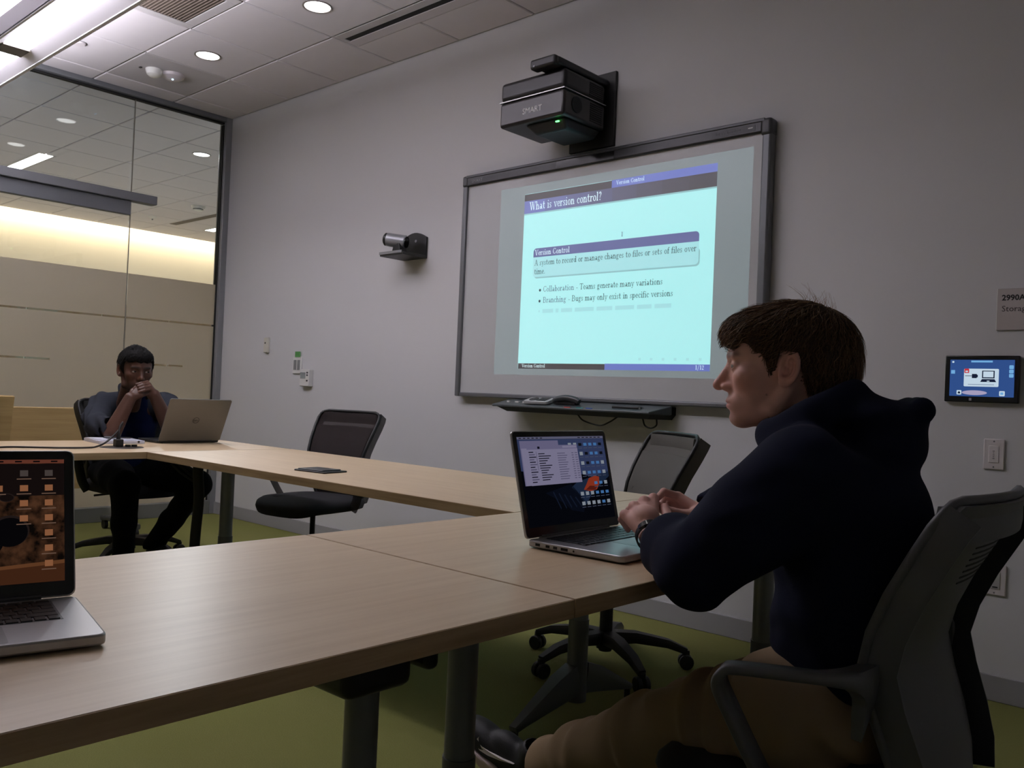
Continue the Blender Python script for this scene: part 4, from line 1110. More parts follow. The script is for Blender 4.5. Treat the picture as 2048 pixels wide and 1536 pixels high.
def brown_desktop(sp):
    """desktop picture of pans on a rustic table, with file icons down the side"""
    m = bpy.data.materials.new('desktop_brown'); m.use_nodes = True
    nt = m.node_tree; nt.nodes.clear()
    o = nt.nodes.new('ShaderNodeOutputMaterial'); e = nt.nodes.new('ShaderNodeEmission'); e.inputs[1].default_value = 0.17
    tc = nt.nodes.new('ShaderNodeTexCoord'); n = nt.nodes.new('ShaderNodeTexNoise'); n.inputs['Scale'].default_value = 55; n.inputs['Detail'].default_value = 5
    r = nt.nodes.new('ShaderNodeValToRGB')
    r.color_ramp.elements[0].position = 0.36; r.color_ramp.elements[0].color = lin((28, 21, 18))
    r.color_ramp.elements[1].position = 0.68; r.color_ramp.elements[1].color = lin((132, 88, 62))
    nt.links.new(tc.outputs['Object'], n.inputs['Vector']); nt.links.new(n.outputs['Fac'], r.inputs[0]); nt.links.new(r.outputs[0], e.inputs[0]); nt.links.new(e.outputs[0], o.inputs[0])
    sp('display', 0, 0, 1, 1, m)
    dk = emitter('desktop_shadow', (38, 28, 27), 0.20); pan = emitter('desktop_pan', (18, 16, 20), 0.20); rim = emitter('desktop_pan_rim', (58, 46, 44), 0.20)
    ic = emitter('desktop_icon', (206, 136, 94), 0.22); fo = emitter('desktop_folder', (108, 96, 92), 0.22); bar = emitter('desktop_bar', (150, 84, 66), 0.22); ti = emitter('desktop_title', (166, 130, 110), 0.2)
    plank = emitter('desktop_plank', (104, 62, 40), 0.20); plankl = emitter('desktop_plank_edge', (150, 96, 62), 0.20)
    sp('picture_shadow', 0, 0.70, 1, 0.965, dk, 1)
    sp('picture_plank', 0, 0, 0, 0, plank, 1, [(0, 0), (1, 0), (1, 0.16), (0, 0.10)]); sp('picture_plank', 0, 0, 0, 0, plankl, 2, [(0, 0.055), (1, 0.14), (1, 0.17), (0, 0.075)])
    ell = lambda cx, cy, rx, ry, n=28: [(cx + rx * math.cos(2 * PI * k / n), cy + ry * math.sin(2 * PI * k / n)) for k in range(n)]
    sp('picture_pan', 0, 0, 0, 0, rim, 2, ell(0.76, 0.42, 0.085, 0.125)); sp('picture_pan', 0, 0, 0, 0, pan, 3, ell(0.76, 0.41, 0.078, 0.116))
    sp('picture_pan', 0, 0, 0, 0, pan, 2, ell(0.63, 0.38, 0.11, 0.20)); sp('picture_pan', 0, 0, 0, 0, rim, 2, ell(0.745, 0.69, 0.034, 0.035)); sp('picture_pan', 0, 0, 0, 0, dk, 3, ell(0.745, 0.688, 0.029, 0.029))
    sp('menu_bar', 0, 0.968, 1, 1, bar, 3)
    for u in (0.05, 0.12, 0.2, 0.3, 0.55, 0.63, 0.7, 0.78, 0.86, 0.94):
        sp('menu_mark', u, 0.978, u + 0.03, 0.99, pan, 4)
    for c, u in ((0, 0.93), (1, 0.82), (2, 0.71)):
        for k in range(7):
            v = 0.885 - k * 0.123
            if c == 1 and k > 3: continue
            if c == 2 and (k > 1): continue
            m2 = fo if k == 0 else ic
            if c == 2 and k == 0: continue
            sp('desktop_file', u - 0.018, v - 0.024, u + 0.018, v + 0.026, m2, 5)
            sp('file_name', u - 0.032, v - 0.050, u + 0.032, v - 0.042, ti, 5)

def blue_desktop(sp):
    """night landscape desktop with an open file window and rows of icons"""
    em = lambda n, c, k=0.36: emitter('night_' + n, c, k * 0.6)
    sp('display', 0, 0, 1, 1, em('dark', (10, 12, 20), 0.5))
    sp('picture_sky', 0, 0, 0, 0, em('sky', (86, 100, 150), 0.30), 1, [(0, 0.62), (0, 0.97), (1, 0.97), (1, 0.52), (0.8, 0.50), (0.62, 0.56)])
    sp('picture_ridge', 0, 0, 0, 0, em('ridge', (52, 70, 104), 0.30), 2, [(0.52, 0.40), (0.60, 0.46), (1, 0.56), (1, 0.50), (0.75, 0.30), (0.66, 0.18), (0.60, 0.28)])
    sp('picture_slope', 0, 0, 0, 0, em('slope', (18, 23, 38), 0.4), 2, [(0.22, 0.36), (0.52, 0.44), (0.66, 0.22), (0.62, 0.10), (0.48, 0.14), (0.42, 0.22)])
    for k in range(5):
        x = 0.30 + 0.06 * k
        sp('picture_streak', 0, 0, 0, 0, em('streak', (34, 44, 68), 0.34), 3, [(x, 0.36 - 0.02 * k), (x + 0.012, 0.37 - 0.02 * k), (x + 0.07, 0.18), (x + 0.065, 0.16)])
    sp('picture_rock', 0, 0, 0, 0, em('rock', (190, 74, 48), 0.42), 3, [(0.66, 0.36), (0.70, 0.42), (0.74, 0.49), (0.82, 0.515), (0.87, 0.50), (0.86, 0.42), (0.82, 0.35), (0.74, 0.335)])
    sp('picture_rock', 0, 0, 0, 0, em('rock2', (120, 44, 34), 0.4), 4, [(0.68, 0.355), (0.74, 0.40), (0.83, 0.39), (0.80, 0.345)])
    sp('menu_bar', 0, 0.972, 1, 1, em('bar', (150, 150, 186), 0.30), 4)
    for k in range(6):
        sp('menu_mark', 0.02 + 0.045 * k, 0.980, 0.045 + 0.045 * k, 0.990, em('ink', (30, 30, 48)), 5); sp('menu_mark', 0.68 + 0.05 * k, 0.980, 0.71 + 0.05 * k, 0.990, em('ink', (30, 30, 48)), 5)
    win = em('window', (186, 180, 218), 0.36); win2 = em('window_bar', (160, 154, 198), 0.34); ink = em('ink', (30, 30, 48)); inkl = em('ink_light', (120, 116, 152), 0.36)
    sp('file_window', 0.02, 0.455, 0.44, 0.955, win2, 5); sp('file_window', 0.03, 0.455, 0.09, 0.87, win, 6)
    sp('file_window', 0.085, 0.452, 0.655, 0.855, win, 7); sp('window_bar', 0.085, 0.855, 0.655, 0.90, win2, 7); sp('window_field', 0.48, 0.865, 0.645, 0.89, win, 8)
    for k in range(13):
        v = 0.82 - 0.028 * k
        sp('list_text', 0.10, v, 0.10 + 0.05 + 0.012 * (k % 3), v + 0.011, inkl if k % 2 else ink, 9)
    for k in range(12):
        v = 0.80 - 0.027 * k
        sp('list_text', 0.20 + 0.008 * (k > 6), v, 0.27 + 0.022 * ((k * 7) % 4), v + 0.010, ink, 9)
        sp('list_text', 0.41, v, 0.50 + 0.012 * ((k * 5) % 3), v + 0.008, inkl, 9); sp('list_text', 0.575, v, 0.60, v + 0.008, inkl, 9); sp('list_text', 0.615, v, 0.645, v + 0.008, inkl, 9)
    sp('window_rule', 0.178, 0.62, 0.182, 0.83, inkl, 9); sp('window_mark', 0.20, 0.862, 0.225, 0.888, ink, 9)
    bl = em('folder', (96, 156, 228), 0.42); wh = em('page', (190, 200, 214), 0.40); bk = em('thumb', (24, 26, 34), 0.5); lab = em('name', (120, 130, 160), 0.3)
    rowsI = ((0.90, 'wwkbbbk'), (0.79, '.wkbbk'), (0.675, 'wwkbbw'), (0.56, 'wwbbbw'), (0.43, '...bbw'), (0.315, 'wwwbbb'), (0.20, 'wwwwbw'))
    for v, row in rowsI:
        n = len(row)
        for k, ch in enumerate(row):
            if ch == '.': continue
            u = 0.975 - 0.062 * (n - k) + 0.03
            m2 = {'b': bl, 'w': wh, 'k': bk}[ch]
            hgt = 0.042 if ch == 'w' else 0.034
            sp('desktop_file', u - 0.019, v - hgt / 2, u + 0.019, v + hgt / 2, m2, 6); sp('file_name', u - 0.024, v - 0.048, u + 0.022, v - 0.041, lab, 6)
_t, _lid, _b, _MM = laptop('laptop', 'silver laptop with a brown desktop picture in front of the empty seat', (5.284, -3.305, TZ + 0.001), math.radians(-12), 0.314, 0.219, 0.212, math.radians(19), M_silver, M_silver, True, brown_desktop)
_t, _lid, _b, _MM = laptop('laptop', 'silver laptop with a blue desktop and file window under the hands', (5.358, -2.052, TZ + 0.001), math.radians(2.0), 0.365, 0.247, 0.238, math.radians(14), M_silver, M_silver, True, blue_desktop)
for y0, y1, x0 in ((0.012, 0.024, 0.0), (0.040, 0.050, 0.0), (0.060, 0.070, 0.0), (0.080, 0.098, 0.0)):
    MB().box((0.012 + y0, -0.1832, 0.006), (0.012 + y1, -0.1820, 0.0115)).build('port', M_blackm, _b)
MB().cyl((0.125, -0.1832, 0.0085), (0.125, -0.1820, 0.0085), 0.0022, seg=10).build('port', M_blackm, _b)
_t, _lid, _b, _MM = laptop('laptop', 'grey laptop turned away, round emblem on its lid, on the far table', (2.215, -1.375, TZ + 0.001), PI, 0.345, 0.235, 0.250, math.radians(27), mat('dell_deck', (40, 40, 42), 0.5), M_silver_d, False, lambda sp: sp('display', 0, 0, 1, 1, emitter('far_display', (90, 100, 120), 0.25)), th=0.014)
_LM = _MM @ Matrix.Translation((0, 0.125, -0.0062)) @ Matrix.Rotation(PI, 4, 'Y')
M_emb = mat('emblem_dark', (56, 54, 52), 0.3)
MB().lathe([(0.0150, 0), (0.0150, 0.0006), (0.0180, 0.0006), (0.0180, 0)], 32, M=_LM, closed=True).build('emblem_ring', M_emb, _lid)
_me = text_mesh('DELL', 0.0115, 'emblem_letters', align='CENTER', extrude=0.0002, bold=0.0003); _me.transform(_LM @ Matrix.Translation((0, -0.004, 0.0004)))
link(_me, 'emblem_letters', M_emb, _lid, None)

# ================================================================ small things on and under the tables
pb = thing('power_box', 'black pop-up power box set in the long table top', 'power box', (3.78, -1.645, TZ))
pb.rotation_euler = (0, 0, math.radians(8))
MB().prism(rrect(-0.085, -0.062, 0.085, 0.062, 0.008), 0, 0.006).build('flange', M_black, pb, bevel=0.002)
MB().prism(rrect(-0.074, -0.052, 0.060, 0.052, 0.006), 0.006, 0.010).build('cover', mat('cover_dark', (34, 33, 32), 0.35), pb, bevel=0.002)
pm = thing('cable_port', 'black round cable port with plug and coiled cable on the far table', 'cable port', (2.44, -1.83, TZ))
MB().lathe([(0.0001, 0.004), (0.06, 0.004), (0.095, 0.002), (0.098, 0.0)], 32).build('plate', mat('port_brown', (44, 36, 28), 0.5), pm)
MB().prism(rrect(-0.02, -0.035, 0.02, 0.0, 0.005), 0.004, 0.04).build('plug', M_black, pm, bevel=0.004)
MB().tube([(0, -0.018, 0.04), (0.0, -0.018, 0.06), (0, -0.016, 0.075)], [0.010, 0.008, 0.004], 10).build('plug_neck', M_black, pm)
for y in (0.02, 0.05):
    MB().cyl((0.02, y, 0.004), (0.02, y, 0.014), 0.013, seg=14).build('socket', M_black, pm)
cb = thing('power_cable', 'black cable winding across the far table to the port', 'cable', (2.44, -1.83, TZ))
MB().tube(smooth_path([(0, -0.016, 0.072), (-0.01, -0.010, 0.10), (-0.015, 0.006, 0.118), (-0.01, -0.012, 0.085), (0.0, -0.07, 0.03), (0.03, -0.13, 0.008), (0.06, -0.19, 0.006), (0.04, -0.30, 0.006), (-0.02, -0.40, 0.006), (-0.05, -0.47, 0.006), (-0.03, -0.53, 0.006), (0.0, -0.60, 0.006), (-0.1, -0.75, 0.006)], 10), 0.0045, 8).build('cord', mat('cord_dark', (26, 18, 16), 0.5), cb)
pp = thing('notebook', 'stack of white papers and a notebook in front of the seated man', 'notebook', (2.10, -1.73, TZ))
pp.rotation_euler = (0, 0, math.radians(-6))
M_paper = mat('paper_white', (196, 198, 214), 0.7)
MB().box((-0.13, -0.10, 0.0), (0.12, 0.12, 0.016)).build('page_block', M_paper, pp, bevel=0.002)
MB().box((-0.10, -0.095, 0.0165), (0.10, 0.09, 0.020)).build('top_sheet', mat('paper_white2', (206, 207, 220), 0.7), pp, rot=(0, 0, 0.12))
MB().box((0.02, -0.04, 0.0205), (0.05, -0.005, 0.0212)).build('printed_mark', M_bdark, pp)
MB().cyl((0.121, 0.09, 0.010), (0.1215, 0.09, 0.010), 0.006, seg=10).build('hole_mark', M_black, pp)
pn = thing('pen', 'thin dark pen lying on the white papers', 'pen', (2.10, -1.70, TZ + 0.0235))
pn.rotation_euler = (0, 0, math.radians(70))
MB().tube([(-0.07, 0, 0), (-0.06, 0, 0), (0.055, 0, 0), (0.07, 0, 0)], [0.002, 0.0035, 0.0035, 0.001], 10).build('barrel', M_bdark, pn)
MB().cyl((-0.065, 0, 0.004), (-0.03, 0, 0.004), 0.001, seg=6).build('clip', M_alu, pn)
cs = thing('cable_sleeve', 'thick black cable sleeve hanging beside the grey table leg', 'cable', (2.69, -1.55, 0))
MB().tube(smooth_path([(0.0, -0.02, 0.70), (0.02, -0.03, 0.62), (0.02, -0.02, 0.5), (0.0, -0.02, 0.3), (0, -0.02, 0.02)], 8), 0.024, 12).build('sleeve', M_blackm, cs)
MB().tube(smooth_path([(-0.10, -0.10, 0.70), (-0.06, -0.07, 0.65), (0.0, -0.03, 0.60)], 6), 0.006, 8).build('cord', M_blackm, cs)
MB().tube(smooth_path([(-0.05, -0.16, 0.70), (-0.04, -0.09, 0.63), (0.01, -0.03, 0.58)], 6), 0.005, 8).build('cord', M_blackm, cs)
# ================================================================ people
# Bodies and clothes are grown as smooth blends of ellipsoids and tapered capsules and skinned into one surface.
def A3(*v): return np.array(v, dtype=float)
def cap(P, a, b, ra, rb=None):
    rb = ra if rb is None else rb
    a, b = A3(*a), A3(*b)
    d = b - a
    t = np.clip(((P - a) @ d) / max(d @ d, 1e-12), 0, 1)
    return np.linalg.norm(P - a - t[:, None] * d, axis=1) - (ra + (rb - ra) * t)
def ell(P, c, r, R=None):
    q = P - A3(*c)
    if R is not None: q = q @ R
    r = A3(*r)
    k0 = np.linalg.norm(q / r, axis=1); k1 = np.linalg.norm(q / (r * r), axis=1) + 1e-9
    return k0 * (k0 - 1) / k1
def smin(a, b, k):
    h = np.clip(0.5 + 0.5 * (b - a) / k, 0, 1)
    return b + (a - b) * h - k * h * (1 - h)
def smax(a, b, k): return -smin(-a, -b, k)
def chain(P, pts, rs, k=0.01):
    d = None
    for i in range(len(pts) - 1):
        e = cap(P, pts[i], pts[i + 1], rs[i], rs[i + 1])
        d = e if d is None else smin(d, e, k)
    return d
def wob(P, f, seed=0):
    """cheap smooth noise in about -1..1"""
    r = np.random.default_rng(seed)
    out = np.zeros(len(P))
    for k in range(5):
        v = r.normal(size=3); v /= np.linalg.norm(v)
        w = r.normal(size=3); w /= np.linalg.norm(w)
        out += np.sin(P @ v * f * (1 + 0.35 * k) + 1.7 * np.sin(P @ w * f * 0.7 + k) + r.uniform(0, 6))
    return out / 5
def sdf_mesh(fn, lo, hi, h, B=8, safe=1.5):
    lo, hi = A3(*lo), A3(*hi)
    nb = np.ceil((hi - lo) / (h * B)).astype(int) + 1
    n = nb * B
    bc = np.stack(np.meshgrid(*[np.arange(k) for k in nb], indexing='ij'), -1).reshape(-1, 3)
    ctr = lo + (bc * B + (B - 1) / 2) * h
    dc = fn(ctr)
    V = np.repeat(np.repeat(np.repeat(dc.reshape(nb), B, 0), B, 1), B, 2)
    off = np.stack(np.meshgrid(*[np.arange(B)] * 3, indexing='ij'), -1).reshape(-1, 3)
    near = np.where(np.abs(dc) < 0.87 * B * h * safe + 0.01)[0]
    for s in range(0, len(near), 400):
        idx = near[s:s + 400]
        I = (bc[idx][:, None, :] * B + off[None]).reshape(-1, 3)
        V[I[:, 0], I[:, 1], I[:, 2]] = fn(lo + I * h)
    ins = V < 0
    nx, ny, nz = V.shape
    sm = np.zeros((nx - 1, ny - 1, nz - 1), np.int8)
    for i in (0, 1):
        for j in (0, 1):
            for k in (0, 1):
                sm += ins[i:nx - 1 + i, j:ny - 1 + j, k:nz - 1 + k]
    mixed = (sm > 0) & (sm < 8)
    I = np.argwhere(mixed)
    idx = -np.ones(mixed.shape, np.int64); idx[mixed] = np.arange(len(I))
    acc = np.zeros((len(I), 3)); cnt = np.zeros(len(I))
    cor = [(i, j, k) for i in (0, 1) for j in (0, 1) for k in (0, 1)]
    for a in range(8):
        for b in range(a + 1, 8):
            if sum(abs(p - q) for p, q in zip(cor[a], cor[b])) != 1: continue
            va = V[I[:, 0] + cor[a][0], I[:, 1] + cor[a][1], I[:, 2] + cor[a][2]]
            vb = V[I[:, 0] + cor[b][0], I[:, 1] + cor[b][1], I[:, 2] + cor[b][2]]
            m = (va < 0) != (vb < 0)
            t = va[m] / (va[m] - vb[m])
            acc[m] += A3(*cor[a]) + t[:, None] * (A3(*cor[b]) - A3(*cor[a]))
            cnt[m] += 1
    verts = lo + (I + acc / cnt[:, None]) * h
    F = []
    for ax in range(3):
        s0 = [slice(1, -1)] * 3; s1 = [slice(1, -1)] * 3
        s0[ax] = slice(0, -1); s1[ax] = slice(1, None)
        A_, B_ = ins[tuple(s0)], ins[tuple(s1)]
        E = np.argwhere(A_ != B_)
        flip = A_[E[:, 0], E[:, 1], E[:, 2]]
        E = E + 1; E[:, ax] -= 1
        u, v = (ax + 1) % 3, (ax + 2) % 3
        q = []
        for du, dv in ((-1, -1), (0, -1), (0, 0), (-1, 0)):
            c = E.copy(); c[:, u] += du; c[:, v] += dv
            q.append(idx[c[:, 0], c[:, 1], c[:, 2]])
        q = np.stack(q, 1)
        q[~flip] = q[~flip][:, ::-1]
        F.append(q)
    F = np.concatenate(F)
    F = F[(F >= 0).all(1)]
    return verts, F
def np_mesh(name, V, F, colors=None):
    me = bpy.data.meshes.new(name)
    me.vertices.add(len(V)); me.vertices.foreach_set('co', np.ascontiguousarray(V, dtype=np.float32).ravel())
    k = F.shape[1]
    me.loops.add(F.size); me.loops.foreach_set('vertex_index', F.astype(np.int32).ravel())
    me.polygons.add(len(F)); me.polygons.foreach_set('loop_start', np.arange(0, F.size, k, dtype=np.int32))
    me.update(calc_edges=True); me.validate()
    if colors is not None:
        ca = me.color_attributes.new('Col', 'FLOAT_COLOR', 'POINT')
        c = np.concatenate([colors, np.ones((len(V), 1))], 1).astype(np.float32)
        ca.data.foreach_set('color', c.ravel())
    return me
def attr_mat(name, rough=0.55, spec=0.35, sss=0.0, bump=None):
    m = bpy.data.materials.new(name); m.use_nodes = True
    nt = m.node_tree; b = nt.nodes['Principled BSDF']
    a = nt.nodes.new('ShaderNodeVertexColor'); a.layer_name = 'Col'
    nt.links.new(a.outputs[0], b.inputs['Base Color'])
    b.inputs['Roughness'].default_value = rough; b.inputs['Specular IOR Level'].default_value = spec
    if bump:
        tc = nt.nodes.new('ShaderNodeTexCoord'); n = nt.nodes.new('ShaderNodeTexNoise'); n.inputs['Scale'].default_value = bump[0]
        bp = nt.nodes.new('ShaderNodeBump'); bp.inputs['Strength'].default_value = bump[1]; bp.inputs['Distance'].default_value = 0.001
        nt.links.new(tc.outputs['Object'], n.inputs['Vector']); nt.links.new(n.outputs['Fac'], bp.inputs['Height']); nt.links.new(bp.outputs[0], b.inputs['Normal'])
    MATS[name] = m
    return m
def clin(*c): return np.array(lin(c)[:3])
def mixc(base, c, w): return base * (1 - w[:, None]) + c[None] * w[:, None]

def head_sdf(P, nose=1.0, jaw=1.0):
    S = P.copy(); S[:, 1] = np.abs(S[:, 1])           # symmetric features
    d = ell(P, (0.003, 0, 0.022), (0.106, 0.077, 0.087))
    d = smin(d, ell(P, (0.056, 0, 0.032), (0.064, 0.061, 0.058)), 0.02)
    d = smin(d, ell(P, (0.058, 0, -0.03), (0.055, 0.060, 0.078)), 0.02)
    d = smin(d, ell(P, (0.062, 0, -0.080), (0.046, 0.046 * jaw, 0.034)), 0.02)
    d = smin(d, cap(S, (0.008, 0.058, -0.045), (0.032, 0.053 * jaw, -0.084), 0.014), 0.018)
    d = smin(d, cap(S, (0.032, 0.053 * jaw, -0.084), (0.088, 0.018, -0.103), 0.013), 0.018)
    d = smin(d, ell(P, (0.095, 0, -0.100), (0.021, 0.025, 0.018)), 0.016)
    d = smin(d, ell(S, (0.080, 0.043, -0.022), (0.026, 0.021, 0.018)), 0.018)
    d = smax(d, -ell(S, (0.128, 0.034, 0.000), (0.020, 0.018, 0.013)), 0.014)
    d = smin(d, cap(S, (0.105, 0.042, 0.019), (0.115, 0.010, 0.019), 0.0075), 0.010)
    # muzzle, lips, nose
    d = smin(d, ell(P, (0.097, 0, -0.070), (0.024, 0.034, 0.026)), 0.012)
    d = smin(d, ell(P, (0.1120, 0, -0.0675), (0.0108, 0.023, 0.0062)), 0.007)
    d = smin(d, ell(P, (0.1105, 0, -0.0785), (0.0112, 0.021, 0.0072)), 0.007)
    d = smax(d, -ell(P, (0.1235, 0, -0.0729), (0.010, 0.024, 0.0009)), 0.003)
    d = smax(d, -ell(P, (0.1230, 0, -0.0900), (0.008, 0.020, 0.005)), 0.008)
    d = smin(d, cap(P, (0.110, 0, 0.012), (0.118 + 0.018 * nose, 0, -0.030), 0.0070, 0.0088), 0.010)
    d = smin(d, cap(P, (0.102, 0, 0.000), (0.114, 0, -0.038), 0.0115, 0.0135), 0.010)
    d = smin(d, ell(P, (0.119 + 0.018 * nose, 0, -0.037), (0.0125, 0.0105, 0.0105)), 0.006)
    d = smin(d, ell(S, (0.119, 0.0130, -0.0415), (0.013, 0.0062, 0.0080)), 0.008)
    d = smax(d, -ell(S, (0.127, 0.0065, -0.0515), (0.006, 0.0033, 0.0040)), 0.003)
    # eyelids over the eyeballs with a slit
    lid = ell(S, (0.0995, 0.033, -0.001), (0.0145, 0.0155, 0.0140))
    d = smin(d, lid, 0.004)
    d = smax(d, -ell(S, (0.113, 0.033, -0.0015), (0.014, 0.0130, 0.0034)), 0.002)
    # ears
    E = S - A3(0.004, 0.0785, -0.008)
    a = math.radians(12); b = math.radians(24)
    ex = E[:, 0] * math.cos(a) + E[:, 2] * math.sin(a) * 1.0; ez = -E[:, 0] * math.sin(a) + E[:, 2] * math.cos(a)
    ey = E[:, 1] * math.cos(b) + ex * math.sin(b); ex2 = ex * math.cos(b) - E[:, 1] * math.sin(b)
    rho = np.sqrt((ex2 / 0.0165) ** 2 + ((ez - 0.002) / 0.0285) ** 2) + 1e-6
    disc = np.maximum((rho - 1) * 0.0165, np.abs(ey + 0.003) - 0.0015) - 0.0015
    ring = np.hypot((rho - 1.0) * 0.019, ey - 0.0035) - 0.0043
    ant = np.hypot((rho - 0.55) * 0.019, ey - 0.001) - 0.0032
    ear = smin(disc, ring, 0.003)
    ear = smin(ear, np.maximum(ant, ex2 - 0.004), 0.003)
    Q = np.stack([ex2, ey, ez], 1)
    ear = smax(ear, -ell(Q, (0.002, 0.003, -0.005), (0.0070, 0.008, 0.0105)), 0.002)
    ear = smin(ear, ell(Q, (0.009, 0.001, -0.003), (0.004, 0.004, 0.006)), 0.004)
    ear = smin(ear, ell(Q, (0.006, 0.001, -0.027), (0.0085, 0.005, 0.008)), 0.005)
    d = smin(d, ear, 0.006)
    return d
def skin_color(P, base, lips, flush, brow_c, stub_c, stub):
    n = len(P)
    c = np.repeat(base[None], n, 0)
    S = P.copy(); S[:, 1] = np.abs(S[:, 1])
    g = lambda cc, r: np.exp(-np.sum(((S - A3(*cc)) / A3(*r)) ** 2, 1))
    c = mixc(c, flush, 0.55 * g((0.14, 0.0, -0.036), (0.03, 0.018, 0.018)))
    c = mixc(c, flush, 0.45 * g((0.09, 0.046, -0.03), (0.03, 0.03, 0.025)))
    c = mixc(c, flush, 0.55 * g((0.004, 0.085, -0.006), (0.025, 0.02, 0.035)))
    c = mixc(c, lips, 0.85 * np.clip(1.6 * g((0.122, 0, -0.0728), (0.014, 0.022, 0.0095)), 0, 1))
    br = np.clip(1.8 * g((0.113, 0.030, 0.0215), (0.02, 0.022, 0.0045)), 0, 1)
    c = mixc(c, brow_c, 0.8 * br)
    c = mixc(c, stub_c, stub * np.clip(1.5 * g((0.06, 0.035, -0.095), (0.06, 0.035, 0.026)), 0, 1))
    c = c * (1 + 0.05 * wob(P, 160, 3))[:, None]
    return np.clip(c, 0, 1)

def place(V, M):
    return V @ np.array(M.to_3x3()).T + np.array(M.translation)
def frame(origin, fwd, tilt=0.0, roll=0.0, s=1.0):
    f = Vector((fwd[0], fwd[1], 0)).normalized()
    R = Matrix((f, Vector((0, 0, 1)).cross(f), Vector((0, 0, 1)))).transposed().to_4x4()
    return Matrix.Translation(origin) @ R @ Matrix.Rotation(tilt, 4, 'Y') @ Matrix.Rotation(roll, 4, 'X') @ Matrix.Scale(s, 4)
def local(fn, M):
    """evaluate a local-space field at world points (uniform scale)"""
    Mi = np.array(M.inverted()); s = M.to_scale()[0]
    return lambda P: fn(P @ Mi[:3, :3].T + Mi[:3, 3]) * s

def eyeballs(person, M, iris, gaze=(1, 0, 0)):
    for sy in (-1, 1):
        c = M @ Vector((0.0990, sy * 0.033, -0.001)); s = M.to_scale()[0]
        eb = MB(); g = (M.to_3x3() @ Vector(gaze)).normalized()
        x, y, z = frame_of(g)
        R = Matrix((x, y, z)).transposed().to_4x4()
        prof = [(0.0131 * math.sin(PI * k / 14) * s + 1e-5, 0.0131 * math.cos(PI * k / 14) * s) for k in range(15)]
        ob = MB().lathe(prof, 24, M=Matrix.Translation(c - person.location) @ R).build('eyeball', mat('eye_white', (150, 142, 138), 0.2), person, smooth=180)
        for nm, r0, m2, dz in (('iris', 0.0060, iris, 0.00015), ('pupil', 0.0026, M_blackm, 0.0003)):
            pr = [(0.0001, (0.0131 + dz) * s)] + [(r0 * k / 4 * s, math.sqrt(0.0131 ** 2 - (r0 * k / 4) ** 2) * s + dz) for k in range(1, 5)]
            MB().lathe(pr, 20, M=Matrix.Translation(c - person.location) @ R, closed=True).build(nm, m2, ob, smooth=180)

def hair_strands(V, N, fieldfn, n, flow, seg, step, lift, col0, col1, seed, r=0.0007, pick=None):
    """thin tapering locks lying along the hair surface; world coordinates"""
    r_ = np.random.default_rng(seed)
    ids = r_.choice(len(V) if pick is None else pick, n)
    P = V[ids].copy(); Nn = N[ids]
    lf = r_.uniform(-0.2, 1.0, n) ** 2 * lift
    ph = r_.uniform(0, 6.28, n); wv = r_.uniform(0.2, 0.9, n)
    pts = [P + Nn * lf[:, None]]
    for k in range(seg):
        f = flow(P)
        side = np.cross(f, Nn)
        f = f + side * (wv * np.sin(ph + k * 1.1))[:, None] * 0.95
        f /= np.linalg.norm(f, axis=1)[:, None] + 1e-9
        P = P + f * step
        e = 0.0015
        d0 = fieldfn(P)
        G = np.stack([fieldfn(P + A3(e, 0, 0)) - d0, fieldfn(P + A3(0, e, 0)) - d0, fieldfn(P + A3(0, 0, e)) - d0], 1) / e
        G /= np.linalg.norm(G, axis=1)[:, None] + 1e-9
        P = P - G * d0[:, None]
        Nn = G
        pts.append(P + Nn * (lf * (1 + 0.35 * k))[:, None])
    T_ = np.stack(pts, 1)                        # n, seg+1, 3
    m = seg + 1
    D = np.gradient(T_, axis=1); D /= np.linalg.norm(D, axis=2)[:, :, None] + 1e-9
    up = r_.normal(size=(n, 1, 3)); X = np.cross(D, np.broadcast_to(up, D.shape)); X /= np.linalg.norm(X, axis=2)[:, :, None] + 1e-9
    Y = np.cross(D, X)
    rad = (r * (1 - 0.75 * (np.arange(m) / seg) ** 2))[None, :, None] * r_.uniform(0.7, 1.5, (n, 1, 1))
    ring = [T_ + rad * (math.cos(a) * X + math.sin(a) * Y) for a in (0, 2.094, 4.189)]
    VV = np.stack(ring, 2).reshape(-1, 3)
    base = (np.arange(n) * m * 3)[:, None, None] + (np.arange(seg) * 3)[None, :, None]
    F = []
    for a in range(3):
        b = (a + 1) % 3
        F.append(np.stack([base + a, base + b, base + b + 3, base + a + 3], -1).reshape(-1, 4))
    t = np.repeat(r_.uniform(0, 1, n), m * 3)[:, None]
    return VV, np.concatenate(F), col0[None] * (1 - t) + col1[None] * t
def vnormals(V, F):
    N = np.zeros_like(V)
    fn = np.cross(V[F[:, 2]] - V[F[:, 0]], V[F[:, 3]] - V[F[:, 1]])
    for k in range(4): np.add.at(N, F[:, k], fn)
    return N / (np.linalg.norm(N, axis=1)[:, None] + 1e-12)
def join(parts):
    V, F, C_, o = [], [], [], 0
    for v, f, c in parts:
        V.append(v); F.append(f + o); C_.append(c); o += len(v)
    return np.concatenate(V), np.concatenate(F), np.concatenate(C_)

